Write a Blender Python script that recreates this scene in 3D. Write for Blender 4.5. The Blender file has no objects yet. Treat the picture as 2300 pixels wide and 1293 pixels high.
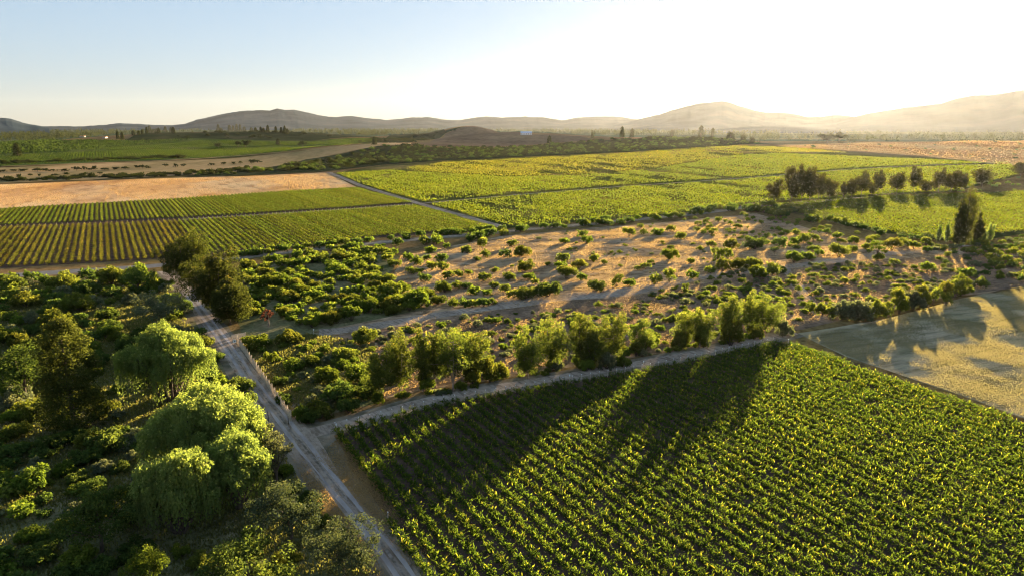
import bpy, math
import numpy as np
from mathutils import Vector, Matrix
from mathutils.geometry import delaunay_2d_cdt

# ------------------------------------------------------------------ camera, sky, sun, exposure
PI = math.pi
R = math.radians
scene = bpy.context.scene
COL = scene.collection
CAM_H, PITCH, F = 50.0, R(13.38), 1533.0           # focal length in pixels of a 2300 px wide frame
cam = bpy.data.objects.new("camera", bpy.data.cameras.new("camera"))
COL.objects.link(cam)
cam.location = (0, 0, CAM_H)
cam.rotation_euler = (PI / 2 - PITCH, 0, 0)
cam.data.sensor_width = 36.0
cam.data.lens = 36.0 * F / 2300.0
cam.data.clip_start, cam.data.clip_end = 0.5, 90000.0
scene.camera = cam

SUN_AZ, SUN_EL = R(27.2), R(7.3)
world = bpy.data.worlds.new("World")
scene.world = world
world.use_nodes = True
wn = world.node_tree
sky = wn.nodes.new("ShaderNodeTexSky")
sky.sky_type = 'NISHITA'
sky.sun_disc = False
sky.sun_elevation, sky.sun_rotation = SUN_EL, SUN_AZ
sky.altitude, sky.air_density, sky.dust_density, sky.ozone_density = 50, 1.1, 0.3, 3.2
bg = wn.nodes["Background"]
gam = wn.nodes.new("ShaderNodeGamma")
gam.inputs[1].default_value = 0.30
wb = wn.nodes.new("ShaderNodeMix")                  # white balance of the sky
wb.data_type, wb.blend_type = 'RGBA', 'MULTIPLY'
wb.inputs[0].default_value = 1.0
wb.inputs[7].default_value = (0.90, 0.97, 1.13, 1)
wn.links.new(sky.outputs[0], gam.inputs[0])
sat = wn.nodes.new("ShaderNodeHueSaturation")
sat.inputs["Saturation"].default_value = 1.25
wn.links.new(gam.outputs[0], sat.inputs["Color"])
wn.links.new(sat.outputs[0], wb.inputs[6])
wn.links.new(wb.outputs[2], bg.inputs[0])
bg.inputs[1].default_value = 0.059

sun = bpy.data.objects.new("sun", bpy.data.lights.new("sun", 'SUN'))
COL.objects.link(sun)
sun.data.energy, sun.data.angle, sun.data.color = 5.0, R(0.5), (1.0, 0.77, 0.50)
sun_dir = Vector((math.sin(SUN_AZ) * math.cos(SUN_EL), math.cos(SUN_AZ) * math.cos(SUN_EL), math.sin(SUN_EL)))
sun.rotation_euler = (-sun_dir).to_track_quat('-Z', 'Y').to_euler()

scene.view_settings.view_transform = 'Standard'
scene.view_settings.look = 'None'
scene.view_settings.gamma = 1
scene.view_settings.exposure = 3.1
HAZE_DENSITY = 0.5e-5
cy = scene.cycles
cy.max_bounces, cy.diffuse_bounces, cy.transmission_bounces, cy.volume_bounces, cy.glossy_bounces = 6, 3, 3, 0, 1
cy.use_denoising = True
cy.filter_width = 1.15
cy.sample_clamp_indirect = 4

rng = np.random.default_rng(7)


# ------------------------------------------------------------------ helpers: pixels to the land, the land's height
def rays(px, py):
    px, py = np.asarray(px, float), np.asarray(py, float)
    a, b = (px - 1150) / F, -(py - 646.5) / F
    d = np.stack([a, math.cos(PITCH) + b * math.sin(PITCH), -math.sin(PITCH) + b * math.cos(PITCH)], -1)
    return d


BUMPS = []


def bump(px, py, dist, wx, wy, wyb=None):
    """a hill whose top shows at photo pixel (px, py) when it stands DIST metres off"""
    d = rays(px, py)
    g = math.hypot(d[0], d[1])
    az = math.atan2(d[0], d[1])
    top = CAM_H + dist * d[2] / g
    BUMPS.append((dist * math.sin(az), dist * math.cos(az), az, max(top, 1.0), wx, wy, wyb or wy))


for b_ in [(520, 301, 1750, 240, 230), (345, 307, 1700, 150, 210), (660, 305, 1750, 200, 220), (190, 318, 1700, 150, 230),
           (30, 325, 1450, 220, 240), (790, 312, 1900, 150, 200),
           (860, 323, 1290, 130, 130), (760, 335, 1180, 130, 90), (1000, 322, 1420, 120, 120),
           (1130, 301, 1750, 150, 200), (1240, 304, 1700, 170, 200), (1050, 284, 2100, 95, 120), (940, 303, 2150, 170, 140),
           (1380, 313, 1560, 150, 150), (1520, 314, 1560, 150, 150), (1640, 320, 1560, 110, 130),
           (2280, 320, 1800, 330, 330), (2060, 334, 1650, 260, 260), (1560, 332, 1230, 240, 300)]:
    bump(*b_)


def height(x, y):
    x, y = np.asarray(x, float), np.asarray(y, float)
    s = np.zeros(np.broadcast(x, y).shape)
    for bx, by, az, top, wx, wy, wyb in BUMPS:
        dx, dy = x - bx, y - by
        across = dx * math.cos(az) - dy * math.sin(az)
        along = dx * math.sin(az) + dy * math.cos(az)
        w = np.where(along < 0, wy, wyb)
        e = (across / wx) ** 2 + (along / w) ** 2
        s += (top * np.exp(-0.5 * e)) ** 3
    h = np.cbrt(s)
    fade = np.clip((np.hypot(x, y) - 480) / 400, 0, 1)
    return h * fade * fade * (3 - 2 * fade)


def ground(px, py):
    """where the pixel's ray meets the land: (n, 3)"""
    px, py = np.atleast_1d(np.asarray(px, float)), np.atleast_1d(np.asarray(py, float))
    d = rays(px, py)
    g = np.hypot(d[:, 0], d[:, 1])
    d = d / g[:, None]
    out = np.zeros((len(px), 3))
    for i in range(len(px)):
        t = 40 * 1.006 ** np.arange(0, 1010)
        z = CAM_H + t * d[i, 2]
        below = z < height(t * d[i, 0], t * d[i, 1])
        k = int(np.argmax(below)) if below.any() else len(t) - 1
        lo, hi = t[max(k - 1, 0)], t[k]
        for _ in range(22):
            m = 0.5 * (lo + hi)
            if CAM_H + m * d[i, 2] < height(m * d[i, 0], m * d[i, 1]):
                hi = m
            else:
                lo = m
        out[i] = (hi * d[i, 0], hi * d[i, 1], height(hi * d[i, 0], hi * d[i, 1]))
    return out


def P(px, py):
    return ground(px, py)[0]


def depth_of(p):
    return p[1] * math.cos(PITCH) - (p[2] - CAM_H) * math.sin(PITCH)


def metres(p, dpx):
    return dpx * depth_of(p) / F


def tall(p, dpx):
    """height in metres of something standing at p that shows dpx pixels high"""
    dep = math.atan2(CAM_H - p[2], math.hypot(p[0], p[1]))
    return metres(p, dpx) / max(math.cos(dep), 0.5)


def inside(poly, x, y):
    c = np.zeros(np.shape(x), bool)
    n = len(poly)
    for i in range(n):
        x1, y1 = poly[i][0], poly[i][1]
        x2, y2 = poly[i - 1][0], poly[i - 1][1]
        if y1 == y2:
            continue
        hit = ((y1 > y) != (y2 > y)) & (x < (x2 - x1) * (y - y1) / (y2 - y1) + x1)
        c ^= hit
    return c


def px_poly(pts):
    return ground([p[0] for p in pts], [p[1] for p in pts])


def fbm(x, y, seed=0, octaves=4):
    r = np.random.default_rng(seed)
    s, a = 0.0, 1.0
    for _ in range(octaves):
        for _k in range(3):
            t = r.uniform(0, 2 * PI)
            f_ = r.uniform(0.7, 1.4)
            s = s + a * np.sin((x * math.cos(t) + y * math.sin(t)) * f_ + r.uniform(0, 6.28) + 0.8 * np.sin(x * f_ * 0.6 + y * 0.5))
        x, y, a = x * 2.03, y * 2.03, a * 0.5
    return s / 4.0


# ------------------------------------------------------------------ helpers: objects
def tag(o, label=None, cat=None, group=None, kind=None):
    for k, v in (("label", label), ("category", cat), ("group", group), ("kind", kind)):
        if v:
            o[k] = v
    return o


def link(name, data, parent=None):
    o = bpy.data.objects.new(name, data)
    COL.objects.link(o)
    if parent:
        o.parent = parent
    return o


def empty(name, loc, rz=0.0, s=(1, 1, 1)):
    o = link(name, None)
    o.location, o.rotation_euler, o.scale = loc, (0, 0, rz), s
    return o


def copy_tree(root, loc, rz, s, label, group=None):
    c = root.copy()
    COL.objects.link(c)
    c.location, c.rotation_euler, c.scale = loc, (0, 0, rz), s
    c["label"] = label
    if group:
        c["group"] = group
    for ch in root.children:
        d = ch.copy()
        COL.objects.link(d)
        d.parent = c
    return c


def mesh_np(name, verts, faces, mats, tint=None, midx=None, smooth=False):
    """faces: list of (n, k) index arrays"""
    me = bpy.data.meshes.new(name)
    verts = np.asarray(verts, np.float32)
    me.vertices.add(len(verts))
    me.vertices.foreach_set("co", verts.ravel())
    loops = np.concatenate([np.asarray(f, np.int32).ravel() for f in faces])
    tot = np.concatenate([np.full(len(f), np.shape(f)[1], np.int32) for f in faces])
    me.loops.add(len(loops))
    me.loops.foreach_set("vertex_index", loops)
    me.polygons.add(len(tot))
    me.polygons.foreach_set("loop_start", np.concatenate([[0], np.cumsum(tot)[:-1]]).astype(np.int32))
    me.polygons.foreach_set("loop_total", tot)
    for m in (mats if isinstance(mats, (list, tuple)) else [mats]):
        me.materials.append(m)
    if midx is not None:
        me.polygons.foreach_set("material_index", np.asarray(midx, np.int32))
    if tint is not None:
        at = me.attributes.new("tint", 'FLOAT', 'FACE')
        at.data.foreach_set("value", np.asarray(tint, np.float32))
    me.polygons.foreach_set("use_smooth", np.full(len(tot), smooth))
    me.update(calc_edges=True)
    return me


def unit(v):
    return v / np.maximum(np.linalg.norm(v, axis=-1, keepdims=True), 1e-9)


def leaf_verts(c, n, size, aspect=0.6, t=None, r=rng):
    """diamond leaves at c with normals n: (4n, 3) vertices"""
    n = unit(n)
    a = r.normal(size=c.shape) if t is None else t
    t = unit(a - (a * n).sum(-1, keepdims=True) * n)
    b = np.cross(n, t)
    s = np.broadcast_to(np.asarray(size, float), (len(c),))[:, None]
    asp = np.broadcast_to(np.asarray(aspect, float), (len(c),))[:, None]
    v = np.stack([c + t * s, c + b * s * asp, c - t * s, c - b * s * asp], 1)
    return v.reshape(-1, 3)


def quad_idx(n, start=0):
    return (np.arange(n * 4, dtype=np.int32) + start).reshape(-1, 4)


class Bld:
    """collects leaves and tubes and boxes for one mesh; material index per piece"""

    def __init__(self):
        self.v, self.f, self.m, self.t, self.n = [], {3: [], 4: []}, {3: [], 4: []}, {3: [], 4: []}, 0

    def add(self, v, f, mi=0, tint=0.5):
        f = np.asarray(f, np.int32)
        k = f.shape[1]
        self.v.append(np.asarray(v, float))
        self.f[k].append(f + self.n)
        self.m[k].append(np.full(len(f), mi))
        self.t[k].append(np.broadcast_to(np.asarray(tint, float), (len(f),)))
        self.n += len(v)

    def leaves(self, c, n, size, aspect=0.6, tint=None, mi=0, t=None, r=rng):
        if tint is None:
            tint = r.random(len(c))
        self.add(leaf_verts(c, n, size, aspect, t, r), quad_idx(len(c)), mi, tint)

    def tube(self, path, radii, sides=6, mi=0, tint=0.5):
        path = np.asarray(path, float)
        k = len(path)
        rad = np.broadcast_to(np.asarray(radii, float), (k,))
        d = unit(np.gradient(path, axis=0))
        ref = np.where(np.abs(d[:, 2:3]) > 0.9, [[1, 0, 0]], [[0, 0, 1]])
        a = unit(np.cross(d, ref))
        b = np.cross(d, a)
        th = np.linspace(0, 2 * PI, sides, endpoint=False)
        ring = path[:, None] + rad[:, None, None] * (a[:, None] * np.cos(th)[None, :, None] + b[:, None] * np.sin(th)[None, :, None])
        f = []
        for i in range(k - 1):
            for j in range(sides):
                j2 = (j + 1) % sides
                f.append((i * sides + j, i * sides + j2, (i + 1) * sides + j2, (i + 1) * sides + j))
        self.add(ring.reshape(-1, 3), f, mi, tint)

    def box(self, c, s, mi=0, tint=0.5, rz=0.0, taper=1.0):
        x, y, z = np.asarray(s, float) / 2
        v = np.array([(sx * x * (taper if sz > 0 else 1), sy * y * (taper if sz > 0 else 1), sz * z) for sz in (-1, 1) for sx, sy in ((-1, -1), (1, -1), (1, 1), (-1, 1))])
        ca, sa = math.cos(rz), math.sin(rz)
        v = np.stack([v[:, 0] * ca - v[:, 1] * sa, v[:, 0] * sa + v[:, 1] * ca, v[:, 2]], -1) + np.asarray(c, float)
        self.add(v, [(0, 3, 2, 1), (4, 5, 6, 7), (0, 1, 5, 4), (1, 2, 6, 5), (2, 3, 7, 6), (3, 0, 4, 7)], mi, tint)

    def mesh(self, name, mats, smooth=False):
        ks = [k for k in (3, 4) if self.f[k]]
        faces = [np.concatenate(self.f[k]) for k in ks]
        midx = np.concatenate([np.concatenate(self.m[k]) for k in ks])
        tint = np.concatenate([np.concatenate(self.t[k]) for k in ks])
        return mesh_np(name, np.concatenate(self.v), faces, mats, tint, midx, smooth)


# ------------------------------------------------------------------ materials
def new_mat(name):
    m = bpy.data.materials.new(name)
    m.use_nodes = True
    nt = m.node_tree
    for n in list(nt.nodes):
        nt.nodes.remove(n)
    out = nt.nodes.new("ShaderNodeOutputMaterial")
    return m, nt, out


def ramp(nt, stops):
    n = nt.nodes.new("ShaderNodeValToRGB")
    el = n.color_ramp.elements
    while len(el) < len(stops):
        el.new(0.5)
    for e, (p, c) in zip(el, stops):
        e.position = p
        e.color = (*c, 1)
    return n


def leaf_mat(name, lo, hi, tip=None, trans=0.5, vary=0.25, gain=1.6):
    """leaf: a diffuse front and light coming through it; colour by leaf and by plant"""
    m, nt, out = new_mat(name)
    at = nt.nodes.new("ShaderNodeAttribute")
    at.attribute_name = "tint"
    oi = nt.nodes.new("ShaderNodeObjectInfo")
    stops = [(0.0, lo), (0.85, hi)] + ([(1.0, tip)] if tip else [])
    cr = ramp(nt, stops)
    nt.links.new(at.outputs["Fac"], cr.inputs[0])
    hs = nt.nodes.new("ShaderNodeHueSaturation")
    mr = nt.nodes.new("ShaderNodeMapRange")
    mr.inputs[3].default_value, mr.inputs[4].default_value = 1 - vary, 1 + vary
    nt.links.new(oi.outputs["Random"], mr.inputs[0])
    nt.links.new(mr.outputs[0], hs.inputs["Value"])
    mh = nt.nodes.new("ShaderNodeMapRange")
    mh.inputs[3].default_value, mh.inputs[4].default_value = 0.5 - 0.06 * vary, 0.5 + 0.06 * vary
    ml = nt.nodes.new("ShaderNodeMath")
    ml.operation = 'FRACT'
    mu = nt.nodes.new("ShaderNodeMath")
    mu.operation = 'MULTIPLY'
    mu.inputs[1].default_value = 7.3
    nt.links.new(oi.outputs["Random"], mu.inputs[0])
    nt.links.new(mu.outputs[0], ml.inputs[0])
    nt.links.new(ml.outputs[0], mh.inputs[0])
    nt.links.new(mh.outputs[0], hs.inputs["Hue"])
    nt.links.new(cr.outputs[0], hs.inputs["Color"])
    df = nt.nodes.new("ShaderNodeBsdfDiffuse")
    tr = nt.nodes.new("ShaderNodeBsdfTranslucent")
    mx = nt.nodes.new("ShaderNodeMixShader")
    mx.inputs[0].default_value = trans
    br = nt.nodes.new("ShaderNodeMix")
    br.data_type = 'RGBA'
    br.blend_type = 'MULTIPLY'
    br.inputs[0].default_value = 1
    br.inputs[7].default_value = (gain * 1.4, gain * 1.3, gain * 0.6, 1)
    nt.links.new(hs.outputs[0], br.inputs[6])
    nt.links.new(hs.outputs[0], df.inputs[0])
    nt.links.new(br.outputs[2], tr.inputs[0])
    nt.links.new(df.outputs[0], mx.inputs[1])
    nt.links.new(tr.outputs[0], mx.inputs[2])
    nt.links.new(mx.outputs[0], out.inputs[0])
    return m


def ground_mat(name, layers, bump_scale=3.0, bump_strength=0.4, bump_dist=0.3, rough=0.95):
    """layers: [(noise scale per metre, detail, stretch xy, angle, stops, mix)]: each laid over the one before it"""
    m, nt, out = new_mat(name)
    co = nt.nodes.new("ShaderNodeTexCoord")
    col = None
    for sc, det, st, ang, stops, fac in layers:
        mp = nt.nodes.new("ShaderNodeMapping")
        mp.vector_type = 'TEXTURE'
        mp.inputs["Rotation"].default_value = (0, 0, ang)
        mp.inputs["Scale"].default_value = (st[0], st[1], 1)
        nt.links.new(co.outputs["Object"], mp.inputs[0])
        no = nt.nodes.new("ShaderNodeTexNoise")
        no.inputs["Scale"].default_value = sc
        no.inputs["Detail"].default_value = det
        no.inputs["Roughness"].default_value = 0.62
        nt.links.new(mp.outputs[0], no.inputs["Vector"])
        cr = ramp(nt, stops)
        nt.links.new(no.outputs[0], cr.inputs[0])
        if col is None:
            col = cr.outputs[0]
        else:
            mx = nt.nodes.new("ShaderNodeMix")
            mx.data_type = 'RGBA'
            mx.blend_type = 'MULTIPLY' if fac < 0 else 'MIX'
            mx.inputs[0].default_value = abs(fac)
            nt.links.new(col, mx.inputs[6])
            nt.links.new(cr.outputs[0], mx.inputs[7])
            col = mx.outputs[2]
    bs = nt.nodes.new("ShaderNodeBsdfDiffuse")
    bs.inputs["Roughness"].default_value = rough
    nt.links.new(col, bs.inputs[0])
    if bump_strength:
        nb = nt.nodes.new("ShaderNodeTexNoise")
        nb.inputs["Scale"].default_value = bump_scale
        nb.inputs["Detail"].default_value = 6
        nt.links.new(co.outputs["Object"], nb.inputs["Vector"])
        bp = nt.nodes.new("ShaderNodeBump")
        bp.inputs["Strength"].default_value = bump_strength
        bp.inputs["Distance"].default_value = bump_dist
        nt.links.new(nb.outputs[0], bp.inputs["Height"])
        nt.links.new(bp.outputs[0], bs.inputs["Normal"])
    nt.links.new(bs.outputs[0], out.inputs[0])
    return m


def plain_mat(name, col, rough=0.7, spec=0.3, noise=0.0, nscale=5.0, metal=0.0):
    m, nt, out = new_mat(name)
    b = nt.nodes.new("ShaderNodeBsdfPrincipled")
    b.inputs["Roughness"].default_value = rough
    b.inputs["Specular IOR Level"].default_value = spec
    b.inputs["Metallic"].default_value = metal
    if noise:
        co = nt.nodes.new("ShaderNodeTexCoord")
        no = nt.nodes.new("ShaderNodeTexNoise")
        no.inputs["Scale"].default_value = nscale
        no.inputs["Detail"].default_value = 5
        nt.links.new(co.outputs["Object"], no.inputs["Vector"])
        cr = ramp(nt, [(0.3, tuple(c * (1 - noise) for c in col)), (0.7, tuple(min(1, c * (1 + noise)) for c in col))])
        nt.links.new(no.outputs[0], cr.inputs[0])
        nt.links.new(cr.outputs[0], b.inputs["Base Color"])
    else:
        b.inputs["Base Color"].default_value = (*col, 1)
    nt.links.new(b.outputs[0], out.inputs[0])
    return m


ROW_AZ = R(-30.5)                                   # the rows of the vineyards and the lanes run this way
U = np.array([math.sin(ROW_AZ), math.cos(ROW_AZ)])
N = np.array([math.cos(ROW_AZ), -math.sin(ROW_AZ)])
ROW_RZ = math.atan2(U[1], U[0])

M = {}
M['land'] = ground_mat("scrub_earth", [
    (0.02, 6, (1, 1), 0, [(0.3, (0.20, 0.125, 0.065)), (0.5, (0.30, 0.19, 0.10)), (0.7, (0.36, 0.24, 0.12))], 1),
    (0.5, 8, (1, 1), 0.4, [(0.35, (0.45, 0.42, 0.34)), (0.55, (1, 1, 1)), (0.7, (1.15, 1.1, 1.0))], -0.8),
    (0.0012, 3, (1, 2.5), 0.3, [(0.40, (0.55, 0.66, 0.36)), (0.5, (1, 1, 1)), (0.6, (0.6, 0.75, 0.4))], -0.75)], 2.2, 0.9, 0.5)
M['clearing'] = ground_mat("dry_clearing_earth", [
    (0.05, 6, (1, 1), 0, [(0.3, (0.31, 0.21, 0.125)), (0.5, (0.45, 0.325, 0.205)), (0.7, (0.56, 0.425, 0.28))], 1),
    (0.6, 8, (2.5, 1), 0.3, [(0.36, (0.40, 0.36, 0.30)), (0.54, (1, 1, 1)), (0.72, (1.2, 1.15, 1.05))], -0.95),
    (0.16, 6, (3, 1), 0.3, [(0.40, (0.55, 0.50, 0.42)), (0.52, (1, 1, 1))], -0.7)], 1.6, 1.0, 0.6)
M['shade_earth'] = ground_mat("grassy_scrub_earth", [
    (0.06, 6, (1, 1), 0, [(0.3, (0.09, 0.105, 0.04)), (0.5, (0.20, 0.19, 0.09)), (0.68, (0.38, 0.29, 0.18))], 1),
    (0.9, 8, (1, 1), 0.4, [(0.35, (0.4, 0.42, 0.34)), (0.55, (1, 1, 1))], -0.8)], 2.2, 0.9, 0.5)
M['gold'] = ground_mat("golden_stubble", [
    (0.012, 5, (1, 3), ROW_RZ + 1.1, [(0.36, (0.40, 0.21, 0.10)), (0.5, (0.62, 0.39, 0.20)), (0.62, (0.72, 0.50, 0.27))], 1),
    (0.12, 8, (1, 4), ROW_RZ + PI / 2, [(0.32, (0.5, 0.42, 0.36)), (0.5, (1, 1, 1)), (0.7, (1.1, 1.1, 1.0))], -0.9)], 0.6, 1.0, 0.8)
M['strip'] = ground_mat("dry_strip_grass", [
    (0.01, 5, (1, 4), 0.1, [(0.36, (0.20, 0.16, 0.07)), (0.5, (0.36, 0.25, 0.12)), (0.62, (0.46, 0.30, 0.15))], 1),
    (0.1, 6, (1, 1), 0, [(0.3, (0.6, 0.6, 0.5)), (0.55, (1, 1, 1))], -0.7)], 0.6, 0.8, 0.6)
M['pasture'] = ground_mat("grazed_pasture_grass", [
    (0.04, 6, (3, 1), 0.35, [(0.32, (0.25, 0.225, 0.14)), (0.5, (0.40, 0.335, 0.215)), (0.66, (0.54, 0.41, 0.27))], 1),
    (0.35, 8, (5, 1), 0.35, [(0.34, (0.42, 0.44, 0.36)), (0.52, (1, 1, 1)), (0.68, (1.25, 1.2, 1.05))], -0.95),
    (0.03, 5, (1, 2.5), 1.0, [(0.38, (0.62, 0.68, 0.55)), (0.55, (1, 1, 1))], -0.8)], 1.5, 1.0, 0.5)
M['soil'] = ground_mat("vineyard_earth", [
    (0.3, 6, (1, 1), 0, [(0.35, (0.055, 0.038, 0.027)), (0.6, (0.13, 0.085, 0.062))], 1)], 2.5, 0.8, 0.3)
M['soil_far'] = ground_mat("vineyard_earth_and_cover", [
    (0.012, 6, (1, 1), 0, [(0.36, (0.05, 0.06, 0.02)), (0.5, (0.11, 0.10, 0.035)), (0.66, (0.24, 0.17, 0.075))], 1),
    (0.2, 6, (1, 1), 0, [(0.3, (0.55, 0.6, 0.4)), (0.6, (1, 1, 1))], -0.8)], 0.7, 0.8, 0.6)
M['track'] = ground_mat("packed_dirt", [
    (0.10, 6, (1, 1), 0, [(0.3, (0.27, 0.21, 0.16)), (0.5, (0.39, 0.315, 0.245)), (0.7, (0.48, 0.395, 0.315))], 1),
    (1.2, 8, (5, 1), R(124.7), [(0.38, (0.5, 0.46, 0.42)), (0.52, (1, 1, 1))], -0.85),
    (0.9, 7, (1, 1), 0, [(0.34, (0.6, 0.56, 0.5)), (0.5, (1, 1, 1))], -0.7)], 4.0, 0.7, 0.15)
M['rut'] = ground_mat("wheel_rut_dirt", [
    (0.5, 7, (3, 1), R(124.7), [(0.35, (0.29, 0.25, 0.23)), (0.6, (0.46, 0.405, 0.37))], 1)], 4.0, 0.4, 0.08)
M['middle'] = ground_mat("track_weeds", [
    (0.8, 7, (1, 1), 0, [(0.40, (0.15, 0.125, 0.09)), (0.60, (0.34, 0.285, 0.24))], 1)], 4.0, 0.7, 0.15)
M['verge'] = ground_mat("dry_verge_grass", [
    (0.25, 7, (1, 1), 0, [(0.34, (0.12, 0.11, 0.07)), (0.5, (0.22, 0.18, 0.125)), (0.68, (0.30, 0.255, 0.19))], 1)], 3.0, 0.9, 0.3)
M['asphalt'] = ground_mat("worn_asphalt", [
    (0.6, 6, (1, 1), 0, [(0.35, (0.16, 0.155, 0.15)), (0.65, (0.22, 0.21, 0.20))], 1)], 8.0, 0.2, 0.05)
M['bare'] = ground_mat("bare_brown_slope", [
    (0.01, 6, (1, 1), 0, [(0.35, (0.13, 0.085, 0.055)), (0.5, (0.19, 0.125, 0.08)), (0.66, (0.25, 0.165, 0.10))], 1),
    (0.08, 7, (1, 1), 0, [(0.33, (0.6, 0.6, 0.5)), (0.55, (1, 1, 1))], -0.7)], 0.3, 0.7, 1.5)
M['orchard'] = ground_mat("hill_orchard_earth", [
    (0.012, 6, (1, 1), 0, [(0.36, (0.05, 0.075, 0.02)), (0.55, (0.085, 0.105, 0.03)), (0.7, (0.15, 0.13, 0.06))], 1)], 0.5, 0.7, 1.0)
M['ridge'] = ground_mat("ridge_scrub_earth", [
    (0.012, 6, (1, 1), 0, [(0.36, (0.030, 0.036, 0.015)), (0.55, (0.055, 0.058, 0.024)), (0.7, (0.11, 0.085, 0.045))], 1)], 0.3, 0.8, 1.5)
M['plain'] = ground_mat("wide_plain_fields", [
    (0.0022, 5, (3, 1), 0.1, [(0.36, (0.035, 0.05, 0.028)), (0.52, (0.065, 0.085, 0.04)), (0.62, (0.12, 0.125, 0.06)), (0.70, (0.36, 0.27, 0.14))], 1)], 0.05, 0.5, 1.5)
M['stony'] = ground_mat("stony_scrub_earth", [
    (0.07, 7, (1, 1), 0, [(0.32, (0.13, 0.095, 0.06)), (0.5, (0.24, 0.165, 0.11)), (0.68, (0.42, 0.28, 0.18))], 1),
    (0.8, 8, (1.5, 1), 0.3, [(0.35, (0.45, 0.42, 0.36)), (0.55, (1, 1, 1))], -0.85)], 1.8, 1.0, 0.5)
M['mountain'] = ground_mat("mountain_scrub_haze_tint", [  # scrub colour with some of the distance haze painted in as blue
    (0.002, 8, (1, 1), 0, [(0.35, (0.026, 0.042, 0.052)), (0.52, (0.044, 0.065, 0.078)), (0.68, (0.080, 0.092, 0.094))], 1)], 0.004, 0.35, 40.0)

LM = {}
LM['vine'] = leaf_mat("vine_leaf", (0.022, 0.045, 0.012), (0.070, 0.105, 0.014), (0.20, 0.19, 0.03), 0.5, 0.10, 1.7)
LM['vine_mid'] = leaf_mat("vine_leaf_row", (0.026, 0.042, 0.010), (0.068, 0.088, 0.014), (0.12, 0.11, 0.02), 0.45, 0.2, 1.5)
LM['vine_rust'] = leaf_mat("vine_leaf_rusty", (0.034, 0.040, 0.011), (0.082, 0.082, 0.016), (0.14, 0.085, 0.025), 0.42, 0.2, 1.4)
LM['vine_far'] = leaf_mat("vine_leaf_field", (0.030, 0.052, 0.010), (0.085, 0.105, 0.012), (0.15, 0.14, 0.02), 0.45, 0.0, 1.6)
LM['hill_fresh'] = leaf_mat("hill_vine_leaf_fresh", (0.018, 0.034, 0.008), (0.045, 0.068, 0.012), (0.08, 0.092, 0.018), 0.4, 0.0, 1.2)  # a fresher, lighter green than the orchard leaf
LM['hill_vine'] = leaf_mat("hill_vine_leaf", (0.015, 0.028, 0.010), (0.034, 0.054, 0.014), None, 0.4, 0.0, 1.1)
LM['olive'] = leaf_mat("olive_shrub_leaf", (0.042, 0.056, 0.013), (0.108, 0.125, 0.023), (0.17, 0.16, 0.035), 0.45, 0.25, 1.7)
LM['fresh'] = leaf_mat("fresh_shrub_leaf", (0.042, 0.066, 0.012), (0.100, 0.132, 0.021), (0.16, 0.17, 0.035), 0.45, 0.22, 1.7)
LM['deep'] = leaf_mat("deep_green_leaf", (0.026, 0.046, 0.014), (0.072, 0.100, 0.024), (0.11, 0.125, 0.03), 0.42, 0.22, 1.7)
LM['grey'] = leaf_mat("grey_green_leaf", (0.055, 0.072, 0.045), (0.120, 0.135, 0.080), (0.19, 0.19, 0.12), 0.4, 0.15, 1.5)
LM['euca'] = leaf_mat("eucalyptus_leaf", (0.034, 0.052, 0.015), (0.100, 0.125, 0.026), (0.21, 0.19, 0.04), 0.5, 0.15, 1.8)
LM['euca_dark'] = leaf_mat("old_eucalyptus_leaf", (0.018, 0.025, 0.009), (0.052, 0.063, 0.017), (0.11, 0.095, 0.025), 0.4, 0.12, 1.6)
LM['willow'] = leaf_mat("willow_leaf", (0.074, 0.112, 0.036), (0.165, 0.218, 0.064), (0.28, 0.31, 0.10), 0.5, 0.08, 1.6)
LM['conifer'] = leaf_mat("conifer_needle", (0.028, 0.040, 0.012), (0.080, 0.094, 0.024), (0.16, 0.15, 0.04), 0.42, 0.1, 1.7)
LM['silver'] = leaf_mat("silvery_leaf", (0.026, 0.038, 0.020), (0.066, 0.084, 0.044), (0.15, 0.155, 0.10), 0.3, 0.1, 1.3)
LM['poplar'] = leaf_mat("poplar_leaf", (0.026, 0.036, 0.010), (0.070, 0.080, 0.018), (0.12, 0.12, 0.03), 0.42, 0.1, 1.5)
LM['red'] = leaf_mat("bronze_leaf", (0.045, 0.018, 0.016), (0.11, 0.045, 0.038), None, 0.35, 0.05, 1.2)
LM['dry'] = leaf_mat("dry_grass_blade", (0.30, 0.205, 0.12), (0.48, 0.345, 0.21), (0.56, 0.44, 0.29), 0.5, 0.0, 1.0)
LM['stubble'] = leaf_mat("stubble_stalk", (0.23, 0.14, 0.07), (0.37, 0.245, 0.13), (0.47, 0.345, 0.195), 0.4, 0.0, 0.9)
LM['vine_gold'] = leaf_mat("yellowing_vine_leaf", (0.040, 0.053, 0.012), (0.105, 0.108, 0.016), (0.20, 0.155, 0.03), 0.45, 0.0, 1.6)
LM['tall_dark'] = leaf_mat("tall_tree_leaf", (0.020, 0.022, 0.009), (0.050, 0.050, 0.016), (0.08, 0.07, 0.02), 0.35, 0.1, 1.3)
LM['sward'] = leaf_mat("pasture_blade", (0.17, 0.16, 0.095), (0.30, 0.265, 0.165), (0.42, 0.35, 0.235), 0.42, 0.0, 1.0)
LM['weeds'] = leaf_mat("weed_blade", (0.06, 0.075, 0.025), (0.16, 0.155, 0.06), (0.30, 0.23, 0.12), 0.45, 0.0, 1.4)
LM['distant'] = leaf_mat("distant_tree_leaf", (0.016, 0.022, 0.010), (0.044, 0.052, 0.018), None, 0.3, 0.1, 1.2)
M['bark'] = plain_mat("bark", (0.10, 0.075, 0.055), 0.9, 0.1, 0.4, 2.0)
M['palebark'] = plain_mat("pale_bark", (0.26, 0.20, 0.15), 0.85, 0.1, 0.35, 2.0)
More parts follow.
